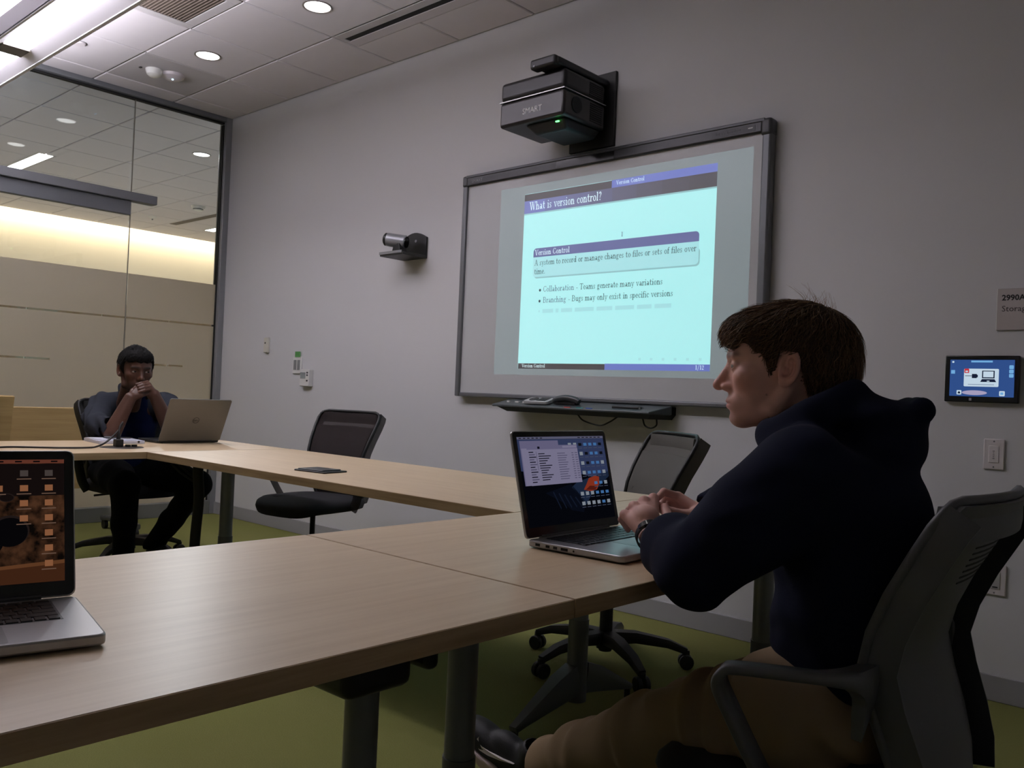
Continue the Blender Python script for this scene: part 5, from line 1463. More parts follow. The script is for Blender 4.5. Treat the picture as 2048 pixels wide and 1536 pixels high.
# ---------------------------------------------------------------- man in the navy hoodie
p1 = thing('person', 'young man with brown hair, navy hoodie and khaki trousers, seen in profile', 'person', (5.97, -2.08, 0))
O1 = np.array(p1.location)
HM = frame((5.87, -2.06, 1.141), (-0.915, -0.405), tilt=math.radians(1), s=1.0)
Pm = {'Lw': (5.612, -2.128, 0.782), 'Li0': (5.554, -2.039, 0.852), 'Lm0': (5.547, -2.064, 0.847), 'Lr0': (5.537, -2.088, 0.836), 'Lp0': (5.532, -2.113, 0.819),
      'Li1': (5.522, -2.012, 0.842), 'Lm1': (5.514, -2.033, 0.834), 'Lr1': (5.507, -2.060, 0.822), 'Lp1': (5.507, -2.088, 0.804), 'Li2': (5.532, -2.001, 0.815), 'Lm2': (5.520, -2.018, 0.804), 'Lr2': (5.514, -2.045, 0.794), 'Lp2': (5.514, -2.072, 0.782),
      'Lt0': (5.618, -2.092, 0.794), 'Lt1': (5.607, -2.060, 0.814), 'Lt2': (5.584, -2.038, 0.836),
      'Rw': (5.604, -1.915, 0.813), 'Ri0': (5.550, -1.930, 0.850), 'Ri1': (5.538, -1.972, 0.861), 'Ri2': (5.541, -2.006, 0.847), 'Rt0': (5.597, -1.968, 0.811), 'Rt1': (5.583, -2.003, 0.821), 'Rt2': (5.569, -2.025, 0.831), 'Rt3': (5.559, -2.037, 0.841),
      'Rm0': (5.537, -1.910, 0.842), 'Rm1': (5.519, -1.940, 0.847), 'Rm2': (5.526, -1.965, 0.824), 'Rr0': (5.540, -1.895, 0.828), 'Rr1': (5.515, -1.922, 0.828), 'Rr2': (5.528, -1.945, 0.808), 'Rp0': (5.552, -1.885, 0.815), 'Rp1': (5.526, -1.905, 0.812), 'Rp2': (5.538, -1.925, 0.796)}
def hands1(P):
    g = Pm
    d = cap(P, (5.70, -2.215, 0.778), g['Lw'], 0.030, 0.0255)
    d = smin(d, ell(P, np.mean([g['Lw'], g['Lw'], g['Lm0'], g['Lr0']], 0), (0.034, 0.028, 0.034)), 0.02)
    for f in 'imrp':
        d = smin(d, cap(P, g['Lw'], g['L%s0' % f], 0.017, 0.0115), 0.010)
    for f in 'imrp':
        r = {'i': .0095, 'm': .0095, 'r': .009, 'p': .008}[f]
        d = smin(d, ell(P, np.array(g['L%s0' % f]) + A3(0.003, -0.003, 0.001), (r + .001,) * 3), 0.005)
        d = smin(d, chain(P, [g['L%s0' % f], g['L%s1' % f], g['L%s2' % f]], [r, r * .95, r * .85], 0.003), 0.003)
    d = smin(d, chain(P, [g['Lw'], g['Lt0'], g['Lt1'], g['Lt2']], [.020, .0165, .012, .0095], 0.006), 0.008)
    e = cap(P, (5.655, -1.84, 0.80), g['Rw'], 0.029, 0.025)
    for f in 'imrp':
        e = smin(e, cap(P, g['Rw'], g['R%s0' % f], 0.018, 0.011), 0.009)
        r = {'i': .0092, 'm': .0092, 'r': .0088, 'p': .008}[f]
        e = smin(e, chain(P, [g['R%s0' % f], g['R%s1' % f], g['R%s2' % f]], [r, r * .95, r * .8], 0.003), 0.004)
    e = smin(e, chain(P, [g['Rw'], g['Rt0'], g['Rt1'], g['Rt2'], g['Rt3']], [.020, .0165, .0115, .0105, .0085], 0.005), 0.006)
    return np.minimum(d, e)
def neck1(Q): return cap(Q, (-0.012, 0, -0.06), (-0.055, 0, -0.175), 0.052, 0.046)
h1 = lambda Q: smin(head_sdf(Q, nose=1.0), neck1(Q), 0.022)
v, f = sdf_mesh(h1, (-0.16, -0.12, -0.24), (0.17, 0.12, 0.13), 0.0021)
SK = clin(226, 180, 167)
c = skin_color(v, SK, clin(188, 118, 112), clin(214, 140, 128), clin(86, 62, 50), clin(160, 116, 104), 0.45)
for my, mz, mx in ((0.05, -0.055, 0.045), (0.05, -0.098, 0.04)):      # two small moles by the jaw
    c = mixc(c, clin(90, 54, 44), np.exp(-(((v[:, 0] - mx) ** 2 + (v[:, 2] - mz) ** 2) / 0.0018 ** 2)) * (v[:, 1] > 0.02) * 0.8)
vh = place(v, HM)
v2, f2 = sdf_mesh(hands1, (5.47, -2.26, 0.745), (5.74, -1.80, 0.90), 0.0022)
c2 = np.repeat(SK[None], len(v2), 0)
for k in ('Li0', 'Lm0', 'Lr0', 'Lp0', 'Lt2', 'Rt3', 'Ri1', 'Ri2'):
    c2 = mixc(c2, clin(200, 124, 114), 0.5 * np.exp(-np.sum((v2 - A3(*Pm[k])) ** 2, 1) / 0.014 ** 2))
c2 = mixc(c2, clin(110, 66, 54), 0.9 * np.exp(-np.sum((v2 - A3(5.588, -2.098, 0.822)) ** 2, 1) / 0.0045 ** 2))
c2 = np.clip(c2 * (1 + 0.06 * wob(v2, 220, 5))[:, None], 0, 1)
def torso1(P):     # body inside the clothes, ties head and arms together
    d = chain(P, [(6.0, -2.09, 0.55), (6.01, -2.08, 0.75), (5.985, -2.07, 0.88), (5.945, -2.072, 0.985)], [0.09, 0.09, 0.085, 0.040], 0.05)
    d = smin(d, chain(P, [(5.965, -2.07, 0.93), (5.965, -2.225, 0.945), (5.83, -2.315, 0.775), (5.70, -2.215, 0.782)], [.05, .045, .038, .03], 0.03), 0.03)
    d = smin(d, chain(P, [(5.965, -2.07, 0.93), (5.81, -1.93, 0.92), (5.68, -1.76, 0.80), (5.655, -1.84, 0.80)], [.05, .045, .036, .028], 0.03), 0.03)
    return d
v3, f3 = sdf_mesh(torso1, (5.60, -2.40, 0.42), (6.14, -1.68, 1.08), 0.010)
V, F, Cc = join([(vh, f, c), (v2, f2, c2), (v3, f3, np.repeat(SK[None], len(v3), 0))])
M_skin1 = attr_mat('skin_fair', 0.5, 0.35, bump=(900, 0.12))
o = link(np_mesh('body', V - O1, F, Cc), 'body', M_skin1, p1, 180)
eyeballs(p1, HM, mat('iris_grey_brown', (84, 74, 62), 0.2), (1, 0.05, -0.08))
# nails of the two fingertips that show
for a, b in (('Rt2', 'Rt3'), ('Ri1', 'Ri2')):
    q = Vector(Pm[b]); d_ = (q - Vector(Pm[a])).normalized(); toward = (Vector((6.599, -3.661, 1.064)) - q).normalized()
    n_ = (toward - d_ * toward.dot(d_)).normalized(); s_ = d_.cross(n_)
    cc = q + n_ * 0.0080 + d_ * 0.002 - p1.location
    MB().add([cc + s_ * 0.0045 * math.cos(t) + d_ * 0.0055 * math.sin(t) - n_ * 0.0012 * (math.cos(t) ** 2) for t in np.linspace(0, 2 * PI, 14, endpoint=False)], [tuple(range(14))]).build('fingernail', mat('nail', (214, 160, 146), 0.25), p1, smooth=180)

# hair
def hair1(Q, noise=True):
    S = Q.copy(); ay = np.abs(Q[:, 1])
    d = ell(Q, (-0.002, 0, 0.036), (0.119, 0.087, 0.090))
    d = smin(d, ell(Q, (0.074, 0, 0.060), (0.060, 0.068, 0.044)), 0.03)
    d = smin(d, ell(Q, (-0.058, 0, -0.012), (0.060, 0.074, 0.065)), 0.03)
    xs = [-0.16, -0.115, -0.10, -0.06, -0.028, -0.018, -0.010, 0.020, 0.028, 0.040, 0.050, 0.062, 0.082, 0.105, 0.16]
    zs = [-0.030, -0.036, -0.052, -0.064, -0.062, -0.012, 0.028, 0.030, -0.008, -0.014, 0.006, 0.030, 0.040, 0.036, 0.030]
    zb = np.interp(Q[:, 0], xs, zs) + 0.006 * np.sin(Q[:, 0] * 160) * (Q[:, 0] > 0.045)
    # across the brow the fringe rises a little in the middle
    d = smax(d, (zb - Q[:, 2]) * 0.75, 0.006)
    if noise:
        w = np.sin(Q[:, 0] * 95 + 2.2 * np.sin(Q[:, 2] * 60 + Q[:, 1] * 40)) * 0.5 + np.sin(Q[:, 2] * 120 + Q[:, 1] * 90 + 2 * np.sin(Q[:, 0] * 70)) * 0.5
        d = d + 0.0022 * w + 0.0014 * wob(Q, 230, 11)
    return d
hv, hf = sdf_mesh(hair1, (-0.15, -0.11, -0.10), (0.15, 0.11, 0.15), 0.0028)
H0, H1 = clin(64, 47, 36), clin(136, 106, 78)
hc = np.repeat(H0[None], len(hv), 0) * (1 + 0.25 * wob(hv, 260, 4))[:, None]
def flow1(Q):
    c0 = A3(-0.055, 0.0, 0.115)
    g = Q - c0
    g /= np.linalg.norm(g, axis=1)[:, None] + 1e-9
    g = g + A3(0.25, 0, -0.25) * (Q[:, 0:1] > 0.02) + A3(0.15, 0, -0.5) * (Q[:, 0:1] <= 0.02)
    return g
hn = vnormals(hv, hf)
outer = np.where((hn[:, 2] > -0.6))[0]
smooth1 = lambda Q: hair1(Q, False)
sv, sf, sc = hair_strands(hv[outer], hn[outer], smooth1, 4600, flow1, 7, 0.0075, 0.0032, H0, H1, 21, 0.0006)
# stray wisps standing up at the crown and back
wv_, wf_, wc_ = [], [], []
rr = np.random.default_rng(5)
for k in range(90):
    t = rr.uniform(0, 1)
    b0 = A3(-0.02 - 0.085 * t, rr.uniform(-0.035, 0.05), 0.122 - 0.075 * t ** 2)
    up = A3(-0.25 - 0.6 * t, rr.uniform(-.3, .3), 0.9 - 0.7 * t); up /= np.linalg.norm(up)
    L_ = rr.uniform(0.008, 0.030) * (1.15 - 0.5 * t)
    tan = np.cross(up, A3(0, 1, 0))
    cur = rr.uniform(-0.6, 2.4)
    pts = [tuple(b0 + up * L_ * s + tan * (-1) * L_ * cur * s * s * 0.8 + A3(0, 1, 0) * L_ * 0.4 * math.sin(4 * s + k)) for s in np.linspace(0, 1, 7)]
    mb = MB().tube(pts, [0.00036 * (1 - 0.6 * s) for s in np.linspace(0, 1, 7)], 3, cap=False)
    vv = np.array(mb.v); ff = np.array([q for q in mb.f])
    wv_.append((vv, ff, np.repeat(H1[None], len(vv), 0)))
V, F, Cc = join([(hv, hf, hc), (sv, sf, sc)] + wv_)
M_hair1 = attr_mat('hair_brown', 0.6, 0.25)
o = link(np_mesh('hair', place(V, HM) - O1, F, Cc), 'hair', M_hair1, p1, 180); tag(o, 'tousled brown hair')

# hoodie (torso frame: x forward, y left)
TM = frame((5.985, -2.07, 0), (-0.894, -0.447))
def folds(P, amp, seed):
    return amp * (0.6 * np.sin(P[:, 2] * 70 + 3.0 * wob(P, 14, seed)) * np.clip(wob(P, 9, seed + 1) + 0.3, 0, 1) + 0.7 * wob(P, 32, seed + 2))
def hoodie1(P):
    Q = P @ np.array(TM.inverted())[:3, :3].T + np.array(TM.inverted())[:3, 3]
    d = ell(Q, (0.0, 0, 0.60), (0.120, 0.172, 0.15))
    d = smin(d, ell(Q, (-0.004, 0, 0.74), (0.125, 0.165, 0.17)), 0.05)
    d = smin(d, ell(Q, (-0.008, 0, 0.87), (0.140, 0.182, 0.14)), 0.05)
    d = smin(d, cap(P, (5.975, -2.215, 0.935), (5.86, -1.95, 0.925), 0.078), 0.05)
    d = smin(d, cap(P, (5.975, -2.07, 0.93), (5.93, -2.068, 1.02), 0.09, 0.078), 0.05)
    arm = chain(P, [(5.962, -2.230, 0.945), (5.90, -2.285, 0.86), (5.828, -2.320, 0.780)], [0.080, 0.077, 0.069], 0.03)
    arm = smin(arm, chain(P, [(5.828, -2.320, 0.780), (5.75, -2.265, 0.796), (5.722, -2.234, 0.800), (5.714, -2.226, 0.799)], [0.069, 0.060, 0.047, 0.044], 0.02), 0.02)
    d = smin(d, arm, 0.055)
    ra = chain(P, [(5.85, -1.95, 0.915), (5.77, -1.87, 0.87), (5.69, -1.79, 0.815)], [0.080, 0.072, 0.060], 0.03)
    ra = smin(ra, chain(P, [(5.69, -1.79, 0.815), (5.64, -1.86, 0.828), (5.618, -1.905, 0.822)], [0.058, 0.050, 0.042], 0.02), 0.02)
    d = smin(d, ra, 0.05)
    # hood: collar ring, higher behind, and the bag hanging on the back
    C0 = Q - A3(0.062, 0, 1.052)
    al = math.radians(-28)
    cx = C0[:, 0] * math.cos(al) - C0[:, 2] * math.sin(al) * -1.0
    rx = C0[:, 0] * math.cos(al) + C0[:, 2] * math.sin(al); rz = -C0[:, 0] * math.sin(al) + C0[:, 2] * math.cos(al)
    ring = np.hypot(np.hypot(rx / 1.10, C0[:, 1]) - 0.076, rz / 1.3) - 0.024
    d = smin(d, ring, 0.03)
    bag = smin(ell(Q, (-0.045, 0, 1.052), (0.085, 0.108, 0.042)), ell(Q, (-0.060, 0, 1.005), (0.075, 0.118, 0.062)), 0.02)
    bag = smin(bag, cap(Q, (-0.112, -0.065, 1.070), (-0.112, 0.065, 1.070), 0.022), 0.015)
    d = smin(d, bag, 0.018)
    d = smax(d, -ell(Q, (-0.075, 0, 1.095), (0.030, 0.06, 0.012)), 0.01)
    d = smax(d, -cap(Q, (0.065, 0, 1.055), (0.115, 0, 1.15), 0.050, 0.068), 0.012)
    d = smax(d, (0.535 + 0.30 * (Q[:, 0] + 0.15) - Q[:, 2]), 0.012)
    # open cuffs
    d = smax(d, -cap(P, (5.718, -2.228, 0.798), (5.60, -2.12, 0.79), 0.035), 0.006)
    d = smax(d, -cap(P, (5.625, -1.89, 0.822), (5.58, -1.96, 0.82), 0.033), 0.006)
    e = folds(P, 0.0055, 31)
    rib = np.abs(Q[:, 2] - (0.575 + 0.30 * (Q[:, 0] + 0.15))) < 0.003
    return d + e
v, f = sdf_mesh(hoodie1, (5.54, -2.46, 0.48), (6.24, -1.66, 1.16), 0.0055)
M_hood = mat('hoodie_navy', (20, 24, 44), 0.92, spec=0.15, bump=(600, 0.25))
hd = link(np_mesh('hoodie', v - O1, f), 'hoodie', M_hood, p1, 180); tag(hd, 'navy blue hooded sweatshirt')
# trousers
def pants1(P):
    d = ell(P, (5.985, -2.085, 0.545), (0.145, 0.185, 0.095))
    L_ = chain(P, [(5.96, -2.165, 0.535), (5.79, -2.125, 0.455), (5.575, -2.055, 0.345), (5.37, -1.985, 0.225), (5.215, -1.935, 0.142)], [0.098, 0.094, 0.084, 0.072, 0.064], 0.03)
    R_ = chain(P, [(5.96, -1.99, 0.52), (5.74, -1.89, 0.425), (5.53, -1.81, 0.33), (5.36, -1.75, 0.21), (5.23, -1.71, 0.12)], [0.092, 0.080, 0.068, 0.062, 0.058], 0.03)
    d = smin(d, L_, 0.04); d = smin(d, R_, 0.03)
    d = smax(d, -cap(P, (5.235, -1.94, 0.150), (5.11, -1.90, 0.08), 0.052), 0.006)
    d = smax(d, -((P - A3(5.195, -1.942, 0.158)) @ (A3(0.155, 0.045, 0.095) / 0.187)), 0.006) if False else d
    d = smax(d, 0.095 - P[:, 2], 0.006)
    n = A3(0.82, -0.24, 0.51); n /= np.linalg.norm(n)
    d = np.where(P[:, 2] < 0.30, smax(d, np.where(P[:, 1] < -1.86, -((P - A3(5.195, -1.93, 0.130)) @ n), -1.0), 0.004), d)
    ax = A3(0.77, -0.22, 0.37); ax /= np.linalg.norm(ax)
    s = P @ ax
    e = 0.009 * np.sin(s * 60 + 4 * wob(P, 12, 41)) * np.clip(0.4 + wob(P, 8, 42), 0, 1) + 0.0045 * wob(P, 36, 43)
    return d + e
v, f = sdf_mesh(pants1, (5.08, -2.34, 0.06), (6.18, -1.64, 0.68), 0.0065)
M_khaki = mat('trousers_khaki', (142, 121, 95), 0.85, spec=0.2, bump=(500, 0.2))
o = link(np_mesh('trousers', v - O1, f), 'trousers', M_khaki, p1, 180)
# shoes: the stretched foot rests on its heel with the toes up
def shoe(name, heel, fwd, pitch, person, side=1):
    """local x toe-ward, z up through the sole; heel at origin"""
    f_ = Vector((fwd[0], fwd[1], 0)).normalized()
    R = Matrix((f_, Vector((0, 0, 1)).cross(f_), Vector((0, 0, 1)))).transposed().to_4x4()
    M = Matrix.Translation(Vector(heel)) @ R @ Matrix.Rotation(-pitch, 4, 'Y')
    def fs(Q):
        d = ell(Q, (0.19, 0, 0.045), (0.098, 0.046, 0.040))
        d = smin(d, ell(Q, (0.075, 0, 0.055), (0.085, 0.038, 0.048)), 0.03)
        d = smin(d, cap(Q, (0.05, 0, 0.07), (0.055, 0, 0.115), 0.037, 0.040), 0.02)
        d = smin(d, ell(Q, (0.125, 0, 0.085), (0.05, 0.030, 0.026)), 0.02)
        d = smax(d, -cap(Q, (0.052, 0, 0.10), (0.05, 0, 0.20), 0.030, 0.036), 0.005)
        d = smax(d, Q[:, 2] * -1.0 + 0.018, 0.006)
        return d
    def so(Q):
        d = np.maximum(ell(Q * A3(1, 1, 0), (0.19, 0, 0), (0.104, 0.052, 1)), np.abs(Q[:, 2] - 0.012) - 0.012)
        e = np.maximum(ell(Q * A3(1, 1, 0), (0.08, 0, 0), (0.090, 0.043, 1)), np.abs(Q[:, 2] - 0.012) - 0.012)
        return smin(d, e, 0.03)
    a, b = sdf_mesh(fs, (-0.04, -0.07, -0.01), (0.32, 0.07, 0.15), 0.004)
    sh = link(np_mesh(name, place(a, M) - np.array(person.location), b), name, mat('shoe_black', (17, 17, 19), 0.6, bump=(400, 0.2)), person, 180)
    a, b = sdf_mesh(so, (-0.04, -0.08, -0.02), (0.34, 0.08, 0.04), 0.004)
    link(np_mesh('sole', place(a, M) - np.array(person.location), b), 'sole', mat('sole_pale', (196, 178, 176), 0.6), sh, 40)
    ML = Matrix.Translation(-person.location) @ M
    for k in range(4):
        x = 0.105 + 0.022 * k
        MB().tube([ML @ Vector((x, -0.026, 0.088 - 0.006 * k)), ML @ Vector((x + 0.004, 0, 0.110 - 0.009 * k)), ML @ Vector((x, 0.026, 0.088 - 0.006 * k))], 0.003, 6).build('lace', M_black, sh)
    return sh, ML
sh, ML = shoe('shoe', (5.15, -1.92, 0.012), (-0.99, -0.05), math.radians(24), p1)
# white swoosh mark on the outer side of the shoe
sw = [(0.205, 0.046), (0.197, 0.039), (0.180, 0.037), (0.150, 0.045), (0.110, 0.062), (0.075, 0.080), (0.110, 0.067), (0.150, 0.056), (0.178, 0.051), (0.192, 0.052), (0.197, 0.058), (0.200, 0.064)]
MB().add([ML @ Vector((x, 0.043 + 0.004 * math.sin((x - 0.07) * 22), z)) for x, z in sw] + [ML @ Vector((x, 0.030, z)) for x, z in sw], [tuple(range(12)), tuple(range(23, 11, -1))] + [(i, (i + 1) % 12, 12 + (i + 1) % 12, 12 + i) for i in range(12)]).build('swoosh_mark', mat('swoosh_white', (214, 208, 206), 0.5), sh, smooth=None)
shoe('shoe', (5.24, -1.715, 0.002), (-0.97, 0.2), 0.0, p1)
# wristband
wbm = thing('fitness_band', 'black fitness band on the left wrist of the man in the hoodie', 'wristband', (5.60, -2.12, 0.80))
c0 = Vector((5.613, -2.133, 0.786)); ax = (Vector((5.70, -2.215, 0.778)) - Vector(Pm['Lm0'])).normalized()
toward = (Vector((6.599, -3.661, 1.064)) - c0); toward = (toward - ax * toward.dot(ax)).normalized()
upn = (Vector((-0.25, -0.25, 1)) - ax * Vector((-0.25, -0.25, 1)).dot(ax)).normalized()
sd = ax.cross(upn).normalized()
rings = []
for k in range(36):
    t = 2 * PI * k / 36
    rad = upn * math.cos(t) + sd * math.sin(t)
    R0 = 0.0285
    rings.append([c0 - wbm.location + rad * (R0 + a) + ax * b for a, b in ((0, -0.009), (0.0035, -0.008), (0.0035, 0.008), (0, 0.009))])
mb = MB(); n = len(rings)
mb.add([p for r_ in rings for p in r_], [(i * 4 + k, i * 4 + (k + 1) % 4, ((i + 1) % n) * 4 + (k + 1) % 4, ((i + 1) % n) * 4 + k) for i in range(n) for k in range(4)])
mb.build('strap', mat('band_black', (24, 24, 25), 0.55), wbm, smooth=50)
mb = MB()
pr = []
for k in range(9):
    t = -0.62 + 1.24 * k / 8
    rad = upn * math.cos(t) + sd * math.sin(t)
    hw = 0.0105 * (1 - 0.35 * abs(t / 0.62) ** 3)
    pr.append([c0 - wbm.location + rad * (0.0285 + a) + ax * b for a, b in ((0.001, -hw), (0.0065, -hw * .8), (0.0065, hw * .8), (0.001, hw))])
mb.rings(pr).build('capsule', mat('band_gloss', (12, 12, 14), 0.12), wbm, smooth=50)

# ---------------------------------------------------------------- man with clasped hands at the far table
p2 = thing('person', 'man with black hair and clasped hands in a dark open shirt over blue', 'person', (1.55, -1.42, 0))
O2 = np.array(p2.location)
HM2 = frame((1.868, -1.525, 1.118), (0.985, -0.17), tilt=math.radians(6), s=1.02)
SK2 = clin(80, 54, 44)
Ph = {'Rel': (2.035, -1.705, 0.790), 'Rw': (2.045, -1.625, 0.965), 'Lel': (2.04, -1.395, 0.790), 'Lw': (2.050, -1.500, 0.985)}
def hands2(P):
    d = chain(P, [(2.035, -1.705, 0.785), Ph['Rw']], [0.045, 0.030], 0.01)
    d = smin(d, chain(P, [(2.045, -1.390, 0.785), Ph['Lw']], [0.045, 0.030], 0.01), 0.006)
    kr = [A3(2.040, -1.580, 1.020), A3(2.052, -1.577, 1.007), A3(2.060, -1.575, 0.993), A3(2.063, -1.575, 0.978)]
    kl = [A3(2.028, -1.530, 1.050), A3(2.043, -1.527, 1.040), A3(2.055, -1.527, 1.027), A3(2.062, -1.528, 1.013)]
    for i in range(4):
        r = (0.0098, 0.0098, 0.0094, 0.0085)[i]
        d = smin(d, cap(P, Ph['Rw'], kr[i], 0.019, 0.0115), 0.008)
        d = smin(d, chain(P, [kr[i], kr[i] + A3(-0.006, 0.038, 0.010), kr[i] + A3(-0.022, 0.052, -0.008)], [r, r * .95, r * .85], 0.003), 0.004)
        d = smin(d, cap(P, Ph['Lw'], kl[i], 0.019, 0.0115), 0.008)
        d = smin(d, chain(P, [kl[i], kl[i] + A3(0.014, -0.036, -0.006), kl[i] + A3(0.006, -0.058, -0.014)], [r, r * .95, r * .85], 0.003), 0.004)
    d = smin(d, chain(P, [Ph['Rw'], (2.018, -1.60, 1.0), (2.0, -1.575, 1.02), (1.995, -1.555, 1.03)], [.018, .015, .011, .009], 0.005), 0.006)
    d = smin(d, chain(P, [Ph['Lw'], (2.018, -1.515, 1.015), (2.0, -1.535, 1.035), (1.995, -1.552, 1.043)], [.018, .015, .011, .009], 0.005), 0.006)
    return d
h2 = lambda Q: smin(head_sdf(Q, nose=0.75, jaw=1.06), cap(Q, (-0.012, 0, -0.06), (-0.085, 0, -0.20), 0.054, 0.062), 0.022)
v, f = sdf_mesh(h2, (-0.16, -0.12, -0.24), (0.16, 0.12, 0.13), 0.003)
c = skin_color(v, SK2, clin(84, 52, 46), clin(102, 66, 52), clin(20, 15, 14), clin(34, 24, 20), 0.8)
v2, f2 = sdf_mesh(hands2, (1.96, -1.80, 0.735), (2.13, -1.32, 1.09), 0.0032)
c2 = np.repeat((SK2 * 1.08)[None], len(v2), 0)
def torso2(P):
    d = chain(P, [(1.55, -1.43, 0.55), (1.58, -1.43, 0.75), (1.66, -1.44, 0.90), (1.77, -1.49, 0.99)], [0.11, 0.11, 0.105, 0.05], 0.05)
    d = smin(d, chain(P, [(1.68, -1.44, 0.92), (1.66, -1.62, 0.92), (1.86, -1.71, 0.80), (2.03, -1.705, 0.785)], [.05, .045, .038, .035], 0.03), 0.03)
    d = smin(d, chain(P, [(1.68, -1.44, 0.92), (1.70, -1.25, 0.93), (1.88, -1.32, 0.82), (2.04, -1.392, 0.785)], [.05, .045, .038, .035], 0.03), 0.03)
    return d
v3, f3 = sdf_mesh(torso2, (1.40, -1.80, 0.42), (2.12, -1.15, 1.08), 0.010)
V, F, Cc = join([(place(v, HM2), f, c), (v2, f2, c2), (v3, f3, np.repeat(SK2[None], len(v3), 0))])
o = link(np_mesh('body', V - O2, F, Cc), 'body', attr_mat('skin_brown', 0.45, 0.35), p2, 180)
eyeballs(p2, HM2, mat('iris_dark', (30, 20, 16), 0.2), (1, 0.35, 0.05))
def hair2(Q):
    ay = np.abs(Q[:, 1])
    d = ell(Q, (-0.004, 0, 0.034), (0.117, 0.088, 0.094))
    d = smin(d, ell(Q, (0.070, 0, 0.066), (0.056, 0.064, 0.042)), 0.03)
    d = smin(d, ell(Q, (0.03, -0.012, 0.115), (0.035, 0.03, 0.018)), 0.02)
    xs = [-0.16, -0.06, -0.028, -0.018, -0.010, 0.018, 0.024, 0.040, 0.046, 0.060, 0.16]
    zs = [-0.045, -0.055, -0.050, -0.010, 0.024, 0.024, -0.035, -0.040, 0.0, 0.046, 0.050]
    zb = np.interp(Q[:, 0], xs, zs) + 0.004 * np.sin(Q[:, 1] * 150)
    d = smax(d, (zb - Q[:, 2]) * 0.75, 0.006)
    return d + 0.0022 * wob(Q, 150, 51) + 0.0012 * wob(Q, 320, 52)
hv, hf = sdf_mesh(hair2, (-0.15, -0.11, -0.09), (0.14, 0.11, 0.16), 0.003)
B0, B1 = clin(12, 11, 11), clin(26, 22, 20)
hn = vnormals(hv, hf)
sv, sf, sc = hair_strands(hv, hn, hair2, 900, flow1, 5, 0.006, 0.002, B0, B1, 33, 0.0009)
V, F, Cc = join([(hv, hf, np.repeat(B0[None], len(hv), 0)), (sv, sf, sc)])
o = link(np_mesh('hair', place(V, HM2) - O2, F, Cc), 'hair', attr_mat('hair_black', 0.75, 0.15), p2, 180); tag(o, 'short black hair')
def shirt2(P):
    d = ell(P, (1.555, -1.43, 0.62), (0.135, 0.185, 0.17))
    d = smin(d, ell(P, (1.60, -1.43, 0.78), (0.13, 0.185, 0.18)), 0.05)
    d = smin(d, cap(P, (1.67, -1.58, 0.912), (1.705, -1.29, 0.917), 0.072), 0.05)
    d = smin(d, cap(P, (1.69, -1.45, 0.93), (1.765, -1.485, 1.0), 0.085, 0.066), 0.04)
    ra = chain(P, [(1.665, -1.61, 0.91), (1.76, -1.68, 0.845), (1.90, -1.725, 0.812), (2.005, -1.715, 0.812)], [0.070, 0.062, 0.056, 0.052], 0.03)
    la = chain(P, [(1.705, -1.26, 0.92), (1.79, -1.275, 0.87), (1.93, -1.335, 0.822), (2.015, -1.380, 0.836)], [0.075, 0.068, 0.060, 0.055], 0.03)
    d = smin(d, ra, 0.03); d = smin(d, la, 0.03)
    # front opening over the blue shirt
    d = smax(d, -cap(P, (1.80, -1.48, 0.98), (1.74, -1.45, 0.60), 0.05, 0.085), 0.015)
    d = smax(d, -cap(P, (1.75, -1.482, 1.0), (1.82, -1.50, 1.10), 0.052, 0.07), 0.01)
    d = smax(d, -cap(P, (2.00, -1.712, 0.80), (2.09, -1.68, 0.86), 0.044), 0.005)
    d = smax(d, -cap(P, (2.01, -1.382, 0.825), (2.09, -1.42, 0.90), 0.046), 0.005)
    d = smax(d, 0.745 - P[:, 2], 0.01) if False else d
    d = smin(d, np.hypot(np.hypot((P[:, 0] - 1.765) / 1.1, P[:, 1] + 1.485) - 0.068, (P[:, 2] - 0.985 + 0.45 * (P[:, 0] - 1.765)) / 2.2) - 0.010, 0.012)
    d = smax(d, -cap(P, (1.84, -1.505, 1.04), (1.80, -1.47, 0.88), 0.062, 0.055), 0.008)
    return d + 0.0080 * np.sin((P @ A3(0.6, 0.5, 0.6)) * 120 + 4 * wob(P, 16, 61)) * np.clip(0.4 + wob(P, 10, 62), 0, 1) + 0.003 * wob(P, 40, 63)
v, f = sdf_mesh(shirt2, (1.38, -1.84, 0.46), (2.12, -1.12, 1.10), 0.0065)
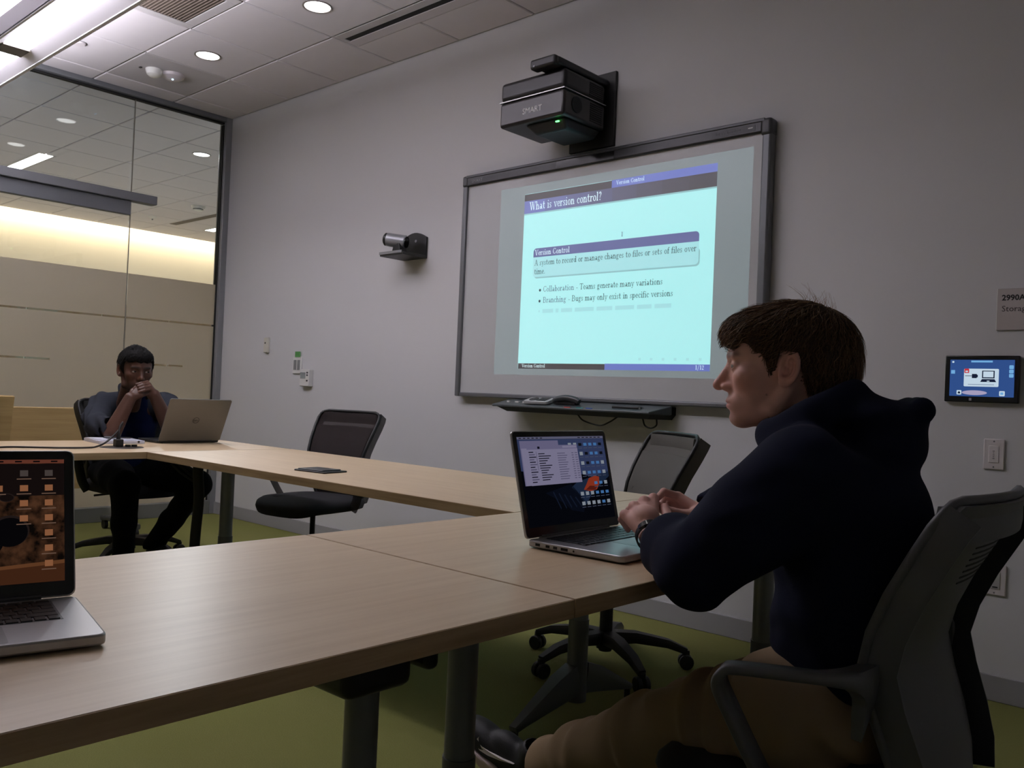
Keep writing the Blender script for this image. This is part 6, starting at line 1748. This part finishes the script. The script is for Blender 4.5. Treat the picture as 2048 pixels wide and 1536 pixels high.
o = link(np_mesh('open_shirt', v - O2, f), 'open_shirt', mat('shirt_slate', (46, 49, 57), 0.9, spec=0.15, bump=(500, 0.2)), p2, 180); tag(o, 'dark slate open shirt with rolled sleeves')
def tee2(P):
    d = ell(P, (1.575, -1.43, 0.64), (0.135, 0.165, 0.17))
    d = smin(d, ell(P, (1.625, -1.435, 0.80), (0.135, 0.155, 0.17)), 0.05)
    d = smin(d, cap(P, (1.70, -1.455, 0.91), (1.765, -1.478, 0.975), 0.088, 0.064), 0.04)
    d = smax(d, -cap(P, (1.785, -1.488, 1.0), (1.83, -1.50, 1.08), 0.050, 0.07), 0.008)
    return d + 0.004 * wob(P, 34, 71)
v, f = sdf_mesh(tee2, (1.40, -1.64, 0.46), (1.86, -1.22, 1.06), 0.008)
o = link(np_mesh('t_shirt', v - O2, f), 't_shirt', mat('tee_blue', (16, 28, 66), 0.9, spec=0.15), p2, 180); tag(o, 'royal blue t-shirt')
def pants2(P):
    d = ell(P, (1.55, -1.43, 0.535), (0.15, 0.185, 0.09))
    d = smin(d, chain(P, [(1.60, -1.52, 0.53), (1.80, -1.57, 0.525), (1.98, -1.60, 0.50), (1.90, -1.56, 0.28), (1.84, -1.53, 0.10)], [0.095, 0.088, 0.072, 0.062, 0.055], 0.03), 0.04)
    d = smin(d, chain(P, [(1.60, -1.34, 0.53), (1.82, -1.27, 0.525), (2.03, -1.215, 0.49), (1.82, -1.25, 0.27), (1.66, -1.28, 0.10)], [0.095, 0.088, 0.072, 0.062, 0.055], 0.03), 0.04)
    return smax(d, 0.085 - P[:, 2], 0.006) + 0.004 * wob(P, 30, 81)
v, f = sdf_mesh(pants2, (1.36, -1.72, 0.05), (2.14, -1.10, 0.66), 0.009)
o = link(np_mesh('trousers', v - O2, f), 'trousers', mat('trousers_black', (14, 15, 18), 0.9, spec=0.1), p2, 180)
shoe('shoe', (1.80, -1.52, 0.002), (0.98, -0.2), 0.0, p2)
shoe('shoe', (1.62, -1.285, 0.002), (0.97, 0.2), 0.0, p2)
